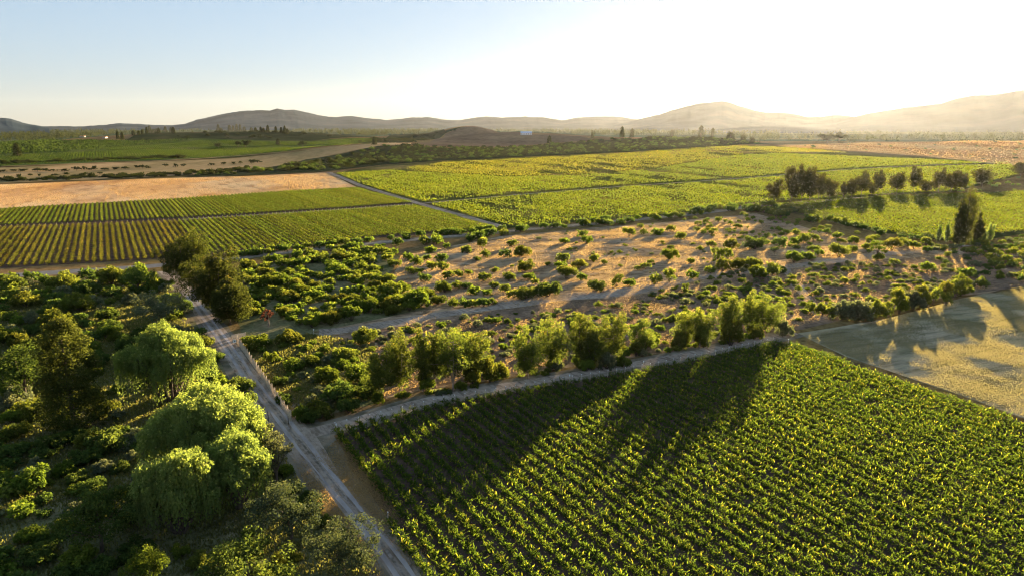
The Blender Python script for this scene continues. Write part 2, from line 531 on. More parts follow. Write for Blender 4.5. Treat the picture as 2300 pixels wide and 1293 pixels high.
M['wood'] = plain_mat("weathered_wood", (0.55, 0.47, 0.37), 0.85, 0.15, 0.3, 3.0)
M['darkwood'] = plain_mat("dark_post_wood", (0.06, 0.045, 0.035), 0.9, 0.1, 0.3, 3.0)
M['white'] = plain_mat("white_paint", (0.78, 0.78, 0.76), 0.5, 0.4, 0.06, 3.0)
M['glass'] = plain_mat("car_glass", (0.03, 0.035, 0.04), 0.08, 0.6)
M['rubber'] = plain_mat("tyre_rubber", (0.02, 0.02, 0.02), 0.9, 0.1)
M['steel'] = plain_mat("wheel_steel", (0.4, 0.4, 0.41), 0.35, 0.5, metal=0.9)
M['roofblue'] = plain_mat("pale_blue_roof", (0.42, 0.55, 0.72), 0.45, 0.4, 0.08, 0.3)
M['tile'] = plain_mat("clay_roof", (0.42, 0.19, 0.10), 0.8, 0.2, 0.2, 0.5)
M['plaster'] = plain_mat("pale_plaster", (0.36, 0.32, 0.27), 0.85, 0.2, 0.1, 0.4)
M['ink'] = plain_mat("sign_ink", (0.05, 0.05, 0.07), 0.6, 0.3)

# ------------------------------------------------------------------ the land: one sheet to the horizon
front = np.radians(np.arange(-62, 62.01, 0.5))
back = np.radians(np.arange(66, 298, 5.0))
azs = np.concatenate([front, back])
rad = [2.0]
while rad[-1] < 17000:
    rad.append(rad[-1] * 1.014 + 0.4)
rad = np.array(rad)
A, Rr = np.meshgrid(azs, rad)
X, Y = Rr * np.sin(A), Rr * np.cos(A)
Z = height(X, Y) + 0.0
na, nr = len(azs), len(rad)
verts = np.concatenate([np.stack([X, Y, Z], -1).reshape(-1, 3), [[0, 0, 0]]])
ii, jj = np.meshgrid(np.arange(nr - 1), np.arange(na), indexing='ij')
j2 = (jj + 1) % na
fq = np.stack([ii * na + jj, (ii + 1) * na + jj, (ii + 1) * na + j2, ii * na + j2], -1).reshape(-1, 4)
j = np.arange(na)
ft = np.stack([np.full(na, nr * na), j, (j + 1) % na], -1)
land = link("ground", mesh_np("ground", verts, [ft[:, ::-1] * 1, fq[:, ::-1]], M['land'], smooth=True))
tag(land, "dry scrub earth of the valley reaching out to the mountains", None, None, "structure")
fl = np.zeros(len(land.data.polygons) * 3)
land.data.polygons.foreach_get("normal", fl)
if fl.reshape(-1, 3)[:, 2].mean() < 0:
    land.data.flip_normals()


def sheet(name, pts, mat, lift, step=None, label=None, rough=0.0, pix=True, seed=1):
    """a patch of ground laid LIFT metres over the land; pts are its corners"""
    w = px_poly(pts) if pix else np.asarray(pts, float)
    w = w[:, :2]
    b = []
    diam = np.ptp(w, axis=0).max()
    st = step or diam / 60
    for i in range(len(w)):
        a, c = w[i], w[(i + 1) % len(w)]
        L = np.hypot(*(c - a))
        k = max(1, int(L / st))
        for q in range(k):
            b.append(a + (c - a) * q / k)
    b = np.array(b)
    if rough:
        ph = fbm(b[:, 0] / (8 * rough), b[:, 1] / (8 * rough), seed, 3)
        ph2 = fbm(b[:, 0] / (8 * rough), b[:, 1] / (8 * rough), seed + 9, 3)
        b = b + np.stack([ph, ph2], -1) * rough * 0.6
    lo, hi = b.min(0), b.max(0)
    gx, gy = np.meshgrid(np.arange(lo[0], hi[0], st), np.arange(lo[1], hi[1], st))
    g = np.stack([gx.ravel(), gy.ravel()], -1) + rng.uniform(-0.2, 0.2, (gx.size, 2)) * st
    g = g[inside(b, g[:, 0], g[:, 1])]
    n = len(b)
    allp = [Vector((float(p[0]), float(p[1]))) for p in np.concatenate([b, g])]
    res = delaunay_2d_cdt(allp, [(i, (i + 1) % n) for i in range(n)], [list(range(n))], 1, 1e-4)
    v = np.array([(p.x, p.y) for p in res[0]])
    z = height(v[:, 0], v[:, 1]) + lift
    f = np.array([t for t in res[2] if len(t) == 3], np.int32)
    a, c, d = v[f[:, 0]], v[f[:, 1]], v[f[:, 2]]
    cr = (c[:, 0] - a[:, 0]) * (d[:, 1] - a[:, 1]) - (c[:, 1] - a[:, 1]) * (d[:, 0] - a[:, 0])
    f[cr < 0] = f[cr < 0][:, ::-1]
    o = link(name, mesh_np(name, np.c_[v, z], [f], mat, smooth=True))
    tag(o, label, None, None, "structure")
    return o


def ribbon(name, pts, width, mat, lift, label=None, wob=0.25, seed=3, pix=True, off=0.0, parent=None):
    """a road or track along pts (photo pixels of its middle)"""
    w = (px_poly(pts) if pix else np.asarray(pts, float))[:, :2]
    seg = np.hypot(*np.diff(w, axis=0).T)
    s = np.concatenate([[0], np.cumsum(seg)])
    t = np.arange(0, s[-1], max(1.0, s[-1] / 300))
    c = np.stack([np.interp(t, s, w[:, 0]), np.interp(t, s, w[:, 1])], -1)
    k = max(3, int(12 / max(1.0, s[-1] / 300)))
    pad = np.pad(c, ((k, k), (0, 0)), mode='edge')
    ker = np.hanning(2 * k + 1)
    ker /= ker.sum()
    c = np.stack([np.convolve(pad[:, i], ker, 'valid') for i in range(2)], -1)
    d = unit(np.gradient(c, axis=0))
    nn = np.stack([d[:, 1], -d[:, 0]], -1)
    wd = np.interp(t, s, np.broadcast_to(width, len(w)) if np.ndim(width) == 0 else width)
    e = fbm(t / 5, t * 0, seed, 3) * wob
    e2 = fbm(t / 5, t * 0 + 4, seed + 5, 3) * wob
    l, r_ = c + nn * (off - wd / 2 - e)[:, None], c + nn * (off + wd / 2 + e2)[:, None]
    cols = [l + (r_ - l) * q for q in (0, 0.33, 0.66, 1)]
    v = np.stack(cols, 1)
    z = height(v[..., 0], v[..., 1]) + lift
    v = np.concatenate([v, z[..., None]], -1)
    n = len(t)
    f = [(i * 4 + q, i * 4 + q + 1, (i + 1) * 4 + q + 1, (i + 1) * 4 + q) for i in range(n - 1) for q in range(3)]
    o = link(name, mesh_np(name, v.reshape(-1, 3), [np.array(f)], mat, smooth=True), parent)
    tag(o, label, None, None, "structure")
    return o


# near and middle land
_a = np.radians(np.linspace(-56, 56, 57))
sheet("plain", [(2350 * math.sin(t), 2350 * math.cos(t)) for t in _a] + [(15500 * math.sin(t), 15500 * math.cos(t)) for t in _a[::-1]], M['plain'], 0.5, 330, "wide hazy farming plain in front of the mountains", 0, False)
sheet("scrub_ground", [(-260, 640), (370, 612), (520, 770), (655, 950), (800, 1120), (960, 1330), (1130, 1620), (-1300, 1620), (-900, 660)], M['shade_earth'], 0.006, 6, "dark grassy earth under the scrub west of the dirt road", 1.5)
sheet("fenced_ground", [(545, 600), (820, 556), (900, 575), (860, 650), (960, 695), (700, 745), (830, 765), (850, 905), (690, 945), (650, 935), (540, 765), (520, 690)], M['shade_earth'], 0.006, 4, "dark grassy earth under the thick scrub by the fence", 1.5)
sheet("dry_clearing", [(900, 575), (1130, 530), (1420, 505), (1700, 480), (1880, 530), (2120, 556), (2300, 560), (2300, 650), (2120, 668), (1800, 740), (1400, 805), (900, 885), (862, 895), (842, 765), (712, 745), (960, 695), (860, 650)], M['clearing'], 0.010, 5, "sunlit dry sandy clearing dotted with round shrubs", 2.0)
sheet("pasture", [(1795, 748), (1960, 722), (2150, 672), (2300, 640), (2560, 610), (2900, 900), (2560, 1040), (2300, 938), (1900, 800)], M['pasture'], 0.010, 4, "grazed grey and gold pasture beside the near vineyard", 1.2)
sheet("vineyard_ground", [(752, 966), (1000, 905), (1480, 822), (1740, 768), (1800, 775), (1960, 830), (2300, 950), (2560, 1045), (2700, 1620), (1170, 1620), (952, 1293), (838, 1130), (772, 1010)], M['soil'], 0.006, 5, "dark tilled earth of the near vineyard", 0.5)
sheet("vineyard_ground", [(-420, 495), (0, 470), (400, 447), (800, 421), (950, 460), (1130, 512), (800, 538), (560, 563), (380, 580), (0, 603), (-420, 632)], M['soil'], 0.02, 12, "dark tilled earth of the vineyard beyond the paved road", 1.5)
sheet("golden_field", [(-420, 432), (0, 415), (300, 403), (735, 388), (800, 420), (400, 446), (0, 468), (-420, 493)], M['gold'], 0.03, 14, "golden stubble field beyond the vineyard rows", 2)
sheet("vineyard_ground", [(750, 389), (860, 372), (1000, 362), (1200, 353), (1420, 343), (1560, 333), (1650, 327), (1760, 330), (1900, 342), (2080, 355), (2250, 366), (2290, 385), (2290, 395), (2140, 432), (1900, 446), (1700, 458), (1500, 484), (1260, 503), (1145, 515), (960, 460), (815, 420)], M['soil_far'], 0.35, 16, "earth and ground cover of the great bright vineyard", 3)
sheet("vineyard_ground", [(1700, 462), (1900, 448), (2140, 436), (2300, 428), (2420, 430), (2420, 520), (2300, 525), (2200, 540), (2110, 540), (1960, 520), (1830, 490)], M['soil_far'], 0.03, 8, "earth of the vineyard below the tall dark trees", 2)
sheet("dry_strip", [(-420, 400), (0, 378), (400, 362), (640, 345), (840, 324), (900, 322), (850, 330), (700, 358), (560, 386), (300, 401), (0, 413), (-420, 430)], M['strip'], 0.5, 18, "dry grass strip with dark bushes beyond the golden field", 3)
sheet("hill_vineyard_ground", [(-420, 345), (0, 322), (150, 316), (300, 317), (450, 311), (600, 316), (700, 318), (860, 312), (838, 322), (640, 343), (400, 360), (0, 376), (-420, 396)], M['orchard'], 0.7, 18, "green vineyard slopes of the low hill", 3)
sheet("bare_slope", [(925, 325), (1000, 302), (1045, 286), (1085, 286), (1110, 296), (1190, 303), (1300, 307), (1340, 316), (1240, 322), (1110, 330), (1000, 331), (940, 330)], M['bare'], 0.8, 14, "bare brown slope under the blue roofed shed", 3)
sheet("golden_slope", [(1740, 328), (1820, 325), (1950, 321), (2100, 321), (2300, 316), (2460, 316), (2460, 385), (2300, 377), (2080, 353), (1900, 340)], M['gold'], 0.8, 18, "dry golden slope dotted with bushes beyond the bright vineyard", 3)
sheet("golden_knoll", [(838, 325), (870, 320.5), (925, 321.5), (922, 327), (880, 327)], M['gold'], 0.9, 8, "golden grass knoll on the scrub ridge", 2)

sheet("stony_ground", [(720, 762), (1010, 712), (1300, 672), (1430, 664), (1560, 640), (1720, 612), (1900, 590), (2150, 575), (2300, 575), (2300, 645), (2120, 668), (1800, 738), (1400, 800), (900, 880), (862, 890), (842, 770)], M['stony'], 0.013, 5, "stony brown ground with low scrub below the sandy track", 2.5)
sheet("scrub_ridge", [(400, 399), (560, 385), (690, 360), (790, 342), (850, 329), (925, 329), (1000, 334), (1110, 333), (1240, 325), (1340, 318), (1450, 312), (1560, 311), (1650, 318), (1750, 325), (1650, 327), (1560, 333), (1420, 343), (1200, 353), (1000, 362), (860, 372), (740, 386), (560, 396)], M['ridge'], 0.75, 14, "dark scrub covered ridge behind the bright vineyard", 4)
sheet("hill_crest", [(280, 317), (310, 303), (420, 298), (520, 295), (640, 296), (740, 302), (860, 311), (700, 318), (600, 317), (450, 312)], M['ridge'], 0.8, 14, "brown scrubby crest of the low hill", 4)
sheet("hill_crest", [(800, 323), (850, 311), (930, 302), (1000, 295), (1045, 285), (1000, 301), (940, 316), (920, 322)], M['ridge'], 0.9, 12, "dark green flank of the bare cone", 4)

# roads and tracks
R_MAIN = [(1110, 1620), (935, 1330), (880, 1250), (800, 1145), (730, 1060), (668, 985), (606, 905), (560, 845), (510, 775), (458, 705), (420, 655), (372, 606)]
ribbon("dirt_road_verge", R_MAIN, [6.5, 6.5, 6.5, 6.8, 8, 11, 8.5, 7, 6.5, 6.5, 6.5, 7], M['verge'], 0.014, "dry trampled verge along the dirt road", 0.7, 11)
ribbon("dirt_road", R_MAIN, [2.7, 2.7, 2.8, 3.0, 3.6, 6.0, 4.8, 4.0, 3.9, 3.9, 4.2, 5.0], M['track'], 0.020, "pale grey dirt road running from the near edge to the paved road", 0.3, 12)
for o_, w_, nm, mt in ((-0.85, 0.6, "wheel_rut_path", 'rut'), (0.8, 0.6, "wheel_rut_path", 'rut'), (0.0, 0.35, "weedy_path_strip", 'middle')):
    ribbon(nm, R_MAIN[:-1], w_, M[mt], 0.026, {"rut": "pale wheel rut worn along the dirt road", "middle": "weedy strip between the wheel ruts"}[mt], 0.3, 20 + int(o_ * 3), off=o_)
R_FARM = [(640, 985), (700, 972), (790, 948), (900, 915), (1000, 890), (1100, 872), (1250, 848), (1400, 822), (1520, 800), (1640, 776), (1740, 756), (1800, 744)]
ribbon("farm_track_verge", R_FARM, 6.5, M['verge'], 0.0155, "dry verge of the farm track", 0.6, 13)
ribbon("farm_track", R_FARM, [4.5, 4.2, 3.4, 3.2, 3.2, 3.2, 3.2, 3.2, 3.2, 3, 2.6, 2], M['track'], 0.0225, "grey farm track between the eucalyptus row and the near vineyard", 0.3, 14)
ribbon("sandy_track", [(700, 748), (780, 742), (900, 722), (1010, 703), (1150, 683), (1300, 663), (1400, 656), (1500, 634), (1620, 616), (1720, 604), (1830, 592), (1960, 575), (2080, 560), (2180, 550)], [5, 5.5, 5.5, 5.5, 6, 7, 9, 7, 6, 6, 6, 6, 5, 4], M['track'], 0.022, "wide grey sandy track through the clearing", 0.9, 15)
ribbon("scrub_path", [(1760, 600), (1790, 640), (1830, 690), (1850, 720)], 3.0, M['track'], 0.018, "faint path crossing the scrub", 0.8, 16)
ribbon("road_shoulder", [(-420, 655), (-100, 630), (60, 616), (200, 607), (330, 599), (400, 592), (520, 580), (700, 560), (860, 544), (1000, 532), (1145, 519), (1300, 505), (1420, 494), (1560, 481), (1700, 462), (1800, 455), (1960, 440)], 9, M['verge'], 0.0265, "dry shoulder of the paved road", 0.8, 17)
ribbon("paved_road", [(-420, 655), (-100, 630), (60, 616), (200, 607), (330, 599), (372, 595), (440, 589)], 6.2, M['asphalt'], 0.034, "grey paved road past the end of the dirt road", 0.05, 18)
ribbon("field_road", [(440, 589), (520, 580), (700, 560), (860, 544), (1000, 532), (1145, 519), (1300, 505), (1420, 494), (1560, 481), (1700, 464), (1800, 457), (1960, 441)], 4.2, M['track'], 0.034, "dirt road along the far edge of the scrub", 0.3, 19)
ribbon("vineyard_lane", [(738, 388), (815, 420), (945, 460), (1040, 487), (1135, 514)], 5.5, M['track'], 0.5, "lane dividing the row vineyard from the bright vineyard", 0.4, 21)
ribbon("vineyard_lane", [(945, 459), (1150, 440), (1400, 420), (1740, 396), (1900, 382), (2100, 372), (2270, 368)], 4.0, M['middle'], 0.5, "dark narrow lane crossing the bright vineyard", 0.4, 22)
ribbon("vineyard_lane", [(400, 494), (560, 484), (760, 471), (940, 458)], 4.0, M['middle'], 0.06, "dark lane between the two blocks of vine rows", 0.4, 23)
ribbon("hill_road", [(0, 376), (300, 366), (500, 354), (640, 343), (760, 331), (842, 322)], 9, M['strip'], 1.0, "pale farm road at the foot of the hill vineyards", 0.8, 24)

# ------------------------------------------------------------------ mountains
def range_(name, pts, dist, w, label, seed, rough=0.05):
    px = np.array([p[0] for p in pts], float)
    py = np.array([p[1] for p in pts], float)
    q = np.linspace(px[0], px[-1], int((px[-1] - px[0]) / 2) + 1)
    yy = np.interp(q, px, py) + fbm(q / 11, q * 0, seed, 4) * 0.9 + fbm(q / 3.1, q * 0, seed + 7, 3) * 0.45
    d = rays(q, yy)
    g = np.hypot(d[:, 0], d[:, 1])
    az = np.arctan2(d[:, 0], d[:, 1])
    dd = dist * (1 + 0.05 * fbm(q / 120, q * 0, seed + 1, 2))
    top = np.maximum(CAM_H + dd * d[:, 2] / g, 4)
    t = np.concatenate([np.linspace(-1, 0, 28), np.linspace(0, 1, 10)[1:]])
    T, AZ = np.meshgrid(t, az, indexing='ij')
    D = dd[None] + T * w
    prof = np.clip(1 - np.abs(T), 0, 1) ** 1.15
    spur = fbm(q[None] / 16 + T * 1.3, T * 2.2 + 0 * AZ, seed + 2, 4)
    zz = top[None] * prof * (1 + rough * 2.2 * spur * (np.abs(T) * (1 - np.abs(T)) * 4)) - 3 * (np.abs(T) > 0.97)
    v = np.stack([D * np.sin(AZ), D * np.cos(AZ), zz], -1).reshape(-1, 3)
    n1, n2 = len(t), len(q)
    a, b = np.meshgrid(np.arange(n1 - 1), np.arange(n2 - 1), indexing='ij')
    f = np.stack([a * n2 + b, a * n2 + b + 1, (a + 1) * n2 + b + 1, (a + 1) * n2 + b], -1).reshape(-1, 4)
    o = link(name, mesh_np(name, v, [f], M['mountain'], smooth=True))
    tag(o, label, None, None, "structure")
    me = o.data
    nz = np.zeros(len(me.polygons) * 3)
    me.polygons.foreach_get("normal", nz)
    if nz.reshape(-1, 3)[:, 2].mean() < 0:
        me.flip_normals()


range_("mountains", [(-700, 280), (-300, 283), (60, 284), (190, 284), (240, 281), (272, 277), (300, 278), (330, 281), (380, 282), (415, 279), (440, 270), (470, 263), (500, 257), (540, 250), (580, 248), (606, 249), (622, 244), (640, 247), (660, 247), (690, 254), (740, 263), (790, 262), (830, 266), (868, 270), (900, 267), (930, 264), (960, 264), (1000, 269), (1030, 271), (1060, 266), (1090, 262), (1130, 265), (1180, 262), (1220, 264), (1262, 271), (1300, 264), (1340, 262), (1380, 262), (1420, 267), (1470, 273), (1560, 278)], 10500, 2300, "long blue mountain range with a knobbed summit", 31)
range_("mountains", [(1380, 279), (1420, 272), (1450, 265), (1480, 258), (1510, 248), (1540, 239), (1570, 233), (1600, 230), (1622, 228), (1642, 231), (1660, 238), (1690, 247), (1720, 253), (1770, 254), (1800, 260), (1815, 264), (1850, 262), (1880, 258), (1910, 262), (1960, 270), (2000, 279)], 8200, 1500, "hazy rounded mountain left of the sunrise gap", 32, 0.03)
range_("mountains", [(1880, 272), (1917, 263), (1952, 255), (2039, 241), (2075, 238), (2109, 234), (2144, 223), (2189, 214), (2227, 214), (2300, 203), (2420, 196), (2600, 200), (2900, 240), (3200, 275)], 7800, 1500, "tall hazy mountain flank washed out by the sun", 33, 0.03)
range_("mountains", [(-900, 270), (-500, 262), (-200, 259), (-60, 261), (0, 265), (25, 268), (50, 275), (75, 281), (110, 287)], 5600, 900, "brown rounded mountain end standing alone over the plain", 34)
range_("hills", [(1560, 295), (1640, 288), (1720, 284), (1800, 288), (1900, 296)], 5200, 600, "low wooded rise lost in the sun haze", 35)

# ------------------------------------------------------------------ words for labels
ORD = "nearest second third fourth fifth sixth seventh eighth ninth tenth eleventh twelfth thirteenth fourteenth fifteenth sixteenth seventeenth eighteenth nineteenth".split()
TENS = {2: ("twentieth", "twenty"), 3: ("thirtieth", "thirty"), 4: ("fortieth", "forty"), 5: ("fiftieth", "fifty"), 6: ("sixtieth", "sixty"), 7: ("seventieth", "seventy"), 8: ("eightieth", "eighty"), 9: ("ninetieth", "ninety")}


def nth(i):
    """0 -> nearest, 1 -> second ..."""
    if i < 19:
        return ORD[i]
    t, u = divmod(i + 1, 10)
    if u == 0:
        return TENS[t][0]
    return TENS[t][1] + "-" + ["first", *ORD[1:9]][u - 1]


# ------------------------------------------------------------------ vine rows
def near_row(L, r, p=0.0, q0=0.0):
    """foliage of a sprawling vine row along +x from 0 to L"""
    b = Bld()
    plants = np.arange(0.4, L, 1.05) + r.uniform(-0.25, 0.25, len(np.arange(0.4, L, 1.05)))
    vig = np.clip(r.normal(1, 0.17, len(plants)), 0.5, 1.4)
    weak = fbm(np.full(len(plants), p) / 9, (plants + q0) / 9, 71, 3)
    vig = np.clip(vig * (1 + 0.22 * weak), 0.35, 1.5)
    keep = r.random(len(plants)) > 0.03 + 0.5 * np.clip(-weak - 0.85, 0, 1)
    plants, vig = plants[keep], vig[keep]
    ns = 23
    x0 = np.repeat(plants, ns) + r.normal(0, 0.48, len(plants) * ns)
    vg = np.repeat(vig, ns)
    y0 = r.normal(0, 0.30, len(x0))
    z0 = r.uniform(0.35, 0.85, len(x0))
    th = r.uniform(0, 2 * PI, len(x0))
    el = r.uniform(-0.1, 1.35, len(x0))
    ln = r.uniform(0.45, 1.05, len(x0)) * vg
    dx, dy, dz = np.cos(th) * np.cos(el), np.sin(th) * np.cos(el) * 0.85, np.sin(el)
    k = 9
    t = (np.arange(k) + 0.5) / k
    droop = 0.35 * ln[:, None] * t[None] ** 2
    c = np.stack([x0[:, None] + dx[:, None] * ln[:, None] * t, y0[:, None] + dy[:, None] * ln[:, None] * t, z0[:, None] + dz[:, None] * ln[:, None] * t - droop], -1)
    c = c + r.normal(0, 0.05, c.shape)
    c[..., 2] = np.maximum(c[..., 2], 0.1)
    nrm = r.normal(size=c.shape) + np.array([0, 0, 0.35])
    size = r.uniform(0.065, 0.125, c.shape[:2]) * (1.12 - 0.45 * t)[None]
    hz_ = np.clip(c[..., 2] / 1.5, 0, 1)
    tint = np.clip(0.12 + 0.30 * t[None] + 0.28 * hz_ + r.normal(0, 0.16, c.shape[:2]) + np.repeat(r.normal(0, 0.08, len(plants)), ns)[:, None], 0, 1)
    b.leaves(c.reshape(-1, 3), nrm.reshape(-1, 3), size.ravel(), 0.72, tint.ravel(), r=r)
    # the shoot tips: a spike of small upright leaves
    tip = c[:, -1]
    d = np.stack([dx, dy, dz], -1)
    side = r.normal(size=tip.shape)
    d = unit(d * np.array([0.9, 0.9, 0.5]) + np.array([0, 0, 0.45]) + r.normal(0, 0.2, d.shape))
    ok = r.random(len(tip)) < 0.5
    b.leaves((tip + d * 0.18)[ok], side[ok], r.uniform(0.14, 0.34, ok.sum()), 0.20, np.clip(r.normal(0.85, 0.15, ok.sum()), 0, 1), t=d[ok], r=r)
    b.leaves((tip + d * 0.10 + 0.04)[ok], -side[ok] + r.normal(0, .5, side[ok].shape), r.uniform(0.12, 0.22, ok.sum()), 0.28, np.clip(r.normal(0.7, 0.15, ok.sum()), 0, 1), t=d[ok], r=r)
    # trunks and stakes
    for p in plants[:: 2]:
        b.tube([(p, 0, 0), (p + 0.05, 0.03, 0.7)], [0.04, 0.03], 3, 1)
    return b


def row_end_post(h=1.5):
    b = Bld()
    b.tube([(0, 0, 0), (-0.12, 0, h)], [0.06, 0.05], 6)
    b.box((-0.13, 0, h + 0.04), (0.11, 0.11, 0.14), 1)
    return b.mesh("end_post", [M['wood'], M['white']])


POST = row_end_post()


def far_row(L, r, per=17, size=(0.17, 0.29), z=(0.2, 1.3), lat=0.34, vig=None):
    b = Bld()
    n = int(L * per)
    x = r.uniform(0, L, n)
    ph = fbm(x / 3.5, x * 0, int(r.integers(1e6)), 3)
    keep = ph + r.normal(0, 0.25, n) > -0.75
    x, ph = x[keep], ph[keep]
    x = np.round(x / 1.25) * 1.25 + r.normal(0, 0.28, len(x))
    c = np.stack([x, r.normal(0, lat, len(x)), r.uniform(z[0], z[1], len(x)) * (1 + 0.15 * ph)], -1)
    nrm = r.normal(size=c.shape) + np.array([0, 0, 0.4])
    tint = np.clip(0.25 + 0.35 * c[:, 2] / z[1] + r.normal(0, 0.2, len(x)), 0, 1)
    b.leaves(c, nrm, r.uniform(*size, len(x)), 0.75, tint, r=r)
    return b


def line_q(a, b):
    """the line through two ground points, as q (along the rows) for a given p (across them)"""
    pa, qa, pb, qb = a[:2] @ N, a[:2] @ U, b[:2] @ N, b[:2] @ U
    return lambda p: qa + (qb - qa) * (p - pa) / (pb - pa)


def poly_pq(pts):
    w = px_poly(pts)[:, :2]
    return np.stack([w @ N, w @ U], -1)


def spans(pq, p):
    """where the line of constant p lies inside the polygon: [(q0, q1)]"""
    qs = []
    for i in range(len(pq)):
        (p1, q1), (p2, q2) = pq[i], pq[i - 1]
        if (p1 > p) != (p2 > p):
            qs.append(q1 + (q2 - q1) * (p - p1) / (p2 - p1))
    qs.sort()
    return list(zip(qs[::2], qs[1::2]))


def place_row(name, b, p, q0, q1, mat, label, group, wood=None, post=True, z=0.0):
    """a row whose +x end lies at q1 (the far end)"""
    o = link(name, b.mesh("vine_foliage", [mat, M['darkwood']]))
    xy = N * p + U * q0
    o.location = (xy[0], xy[1], z)
    o.rotation_euler = (0, 0, ROW_RZ)
    tag(o, label, "vine row", group)
    if post:
        e = link("end_post", POST, o)
        e.location = (q1 - q0 + 0.3, 0, 0)
        e.rotation_euler = (0, 0, 0)
    return o


r1 = np.random.default_rng(101)
NEAR = poly_pq([(754, 968), (1000, 908), (1480, 828), (1738, 772), (1790, 778), (1960, 838), (2300, 955), (2520, 1040), (2700, 1620), (1174, 1620), (956, 1293), (842, 1130), (776, 1010)])
SP = 2.05
ps = np.arange(NEAR[:, 0].min() + 0.8, NEAR[:, 0].max() - 0.3, SP)
rows = []
for p in ps:
    for q0, q1 in spans(NEAR, p):
        q0 = max(q0, (50 - N[1] * p) / U[1])          # rows end behind the camera's lower edge
        if q1 - q0 > 3:
            rows.append((p, q0, q1))
for i, (p, q0, q1) in enumerate(rows):
    k = len(rows) - 1 - i
    lab = f"leafy green vine row of the near vineyard, {nth(i)} from the dirt road" if i <= len(rows) // 2 else f"leafy green vine row of the near vineyard, {nth(k)} from the grazed pasture"
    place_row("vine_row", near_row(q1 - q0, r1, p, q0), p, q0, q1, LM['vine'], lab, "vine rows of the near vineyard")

MIDN = poly_pq([(-260, 612), (-260, 520), (0, 512), (200, 506), (400, 497), (560, 487), (760, 474), (935, 462), (1040, 492), (1118, 512), (860, 531), (700, 548), (560, 563), (440, 573), (340, 583), (0, 601)])
MIDF = poly_pq([(-260, 514), (-260, 488), (0, 471), (400, 448), (640, 431), (800, 423), (925, 456), (760, 468), (560, 481), (400, 490), (0, 507)])
SPM = 2.42
for blk, (pq, nm) in enumerate(((MIDN, "vineyard beyond the paved road"), (MIDF, "vineyard before the golden field"))):
    ps = np.arange(pq[:, 0].min() + 1.0, pq[:, 0].max() - 0.5, SPM)[::-1]
    todo = []
    for p in ps:
        best = max(spans(pq, p), key=lambda s: s[1] - s[0], default=None)
        if best is None or best[1] - best[0] < 6:
            continue
        q0, q1 = best
        xy = N * p + U * (q0 + q1) / 2
        if abs(math.degrees(math.atan2(xy[0], xy[1]))) > 41 and (N * p + U * q1)[0] / (N * p + U * q1)[1] < -0.80:
            continue
        todo.append((p, q0, q1))
    for k, (p, q0, q1) in enumerate(todo):
        rust = blk == 0 and p < 30
        far = k > len(todo) / 2
        lab = f"{'rusty green' if rust else 'green'} vine row in the {nm}, {nth(len(todo) - 1 - k if far else k)} from {'its western end' if far else 'the slanting lane'}"
        place_row("vine_row", far_row(q1 - q0, r1), p, q0, q1, LM['vine_rust'] if rust else LM['vine_mid'], lab, f"vine rows of the {nm}", post=blk == 0)


def field_stuff(name, polys, sp, dens, size, mat, label, z=(0.3, 1.5), lat=0.45, az=None, near=600, gap=0.0, lump=1.0):
    """vine foliage of fields too wide to count: leaves set in rows, thinner and larger with distance"""
    b = Bld()
    u = U if az is None else np.array([math.sin(az), math.cos(az)])
    n = N if az is None else np.array([math.cos(az), -math.sin(az)])
    r = np.random.default_rng(55)
    for pts in polys:
        w = px_poly(pts)[:, :2]
        pq = np.stack([w @ n, w @ u], -1)
        lo, hi = pq.min(0), pq.max(0)
        for p in np.arange(lo[0], hi[0], sp):
            for q0, q1 in spans(pq, p):
                mid = n * p + u * (q0 + q1) / 2
                k = max(1.0, np.hypot(*mid) / near)
                m = int((q1 - q0) * dens / k ** 1.6)
                if m < 1:
                    continue
                q = r.uniform(q0, q1, m)
                xy = n[None] * (p + r.normal(0, lat, m))[:, None] + u[None] * q[:, None]
                ph = fbm(xy[:, 0] / (7 * lump), xy[:, 1] / (7 * lump), 3, 3) + 0.6 * fbm(xy[:, 0] / 60, xy[:, 1] / 60, 4, 2)
                keep = ph + r.normal(0, 0.35, m) > gap - 1.0
                xy, ph = xy[keep], ph[keep]
                m = len(xy)
                zz = r.uniform(z[0], z[1], m) * (1 + 0.2 * np.clip(ph, -1, 1))
                c = np.c_[xy, height(xy[:, 0], xy[:, 1]) + 0.3 + zz]
                nr_ = r.normal(size=c.shape) + np.array([0, 0, 0.35])
                b.leaves(c, nr_, r.uniform(*size, m) * k ** 0.75, 0.75, np.clip(0.5 + 0.18 * ph + r.normal(0, 0.2, m), 0, 1), r=r)
    o = link(name, b.mesh(name, [mat]))
    return tag(o, label, None, None, "stuff")


field_stuff("vineyard_foliage", [[(755, 391), (880, 384), (1000, 392), (1150, 400), (1300, 395), (1480, 380), (1640, 352), (1730, 346), (1900, 352), (2080, 360), (2240, 369), (2270, 366), (1900, 380), (1738, 394), (1400, 417), (1150, 437), (950, 456), (818, 417)],
                                 [(965, 461), (1150, 443), (1400, 423), (1740, 399), (1900, 385), (2100, 376), (2270, 371), (2290, 392), (2140, 430), (1900, 444), (1700, 456), (1500, 482), (1260, 501), (1148, 512), (1045, 484)]],
            2.6, 4.2, (0.30, 0.55), LM['vine_far'], "bright yellow green foliage of the great vineyard", near=450, gap=0.72)
field_stuff("vineyard_foliage", [[(880, 382), (1000, 366), (1200, 356), (1420, 345), (1560, 335), (1650, 329), (1760, 332), (1900, 344), (1730, 344), (1640, 350), (1480, 378), (1300, 393), (1150, 398), (1000, 390)]],
            3.0, 3.0, (0.34, 0.52), LM['vine_gold'], "thin yellowing foliage at the far edge of the great vineyard", near=500, gap=0.9)
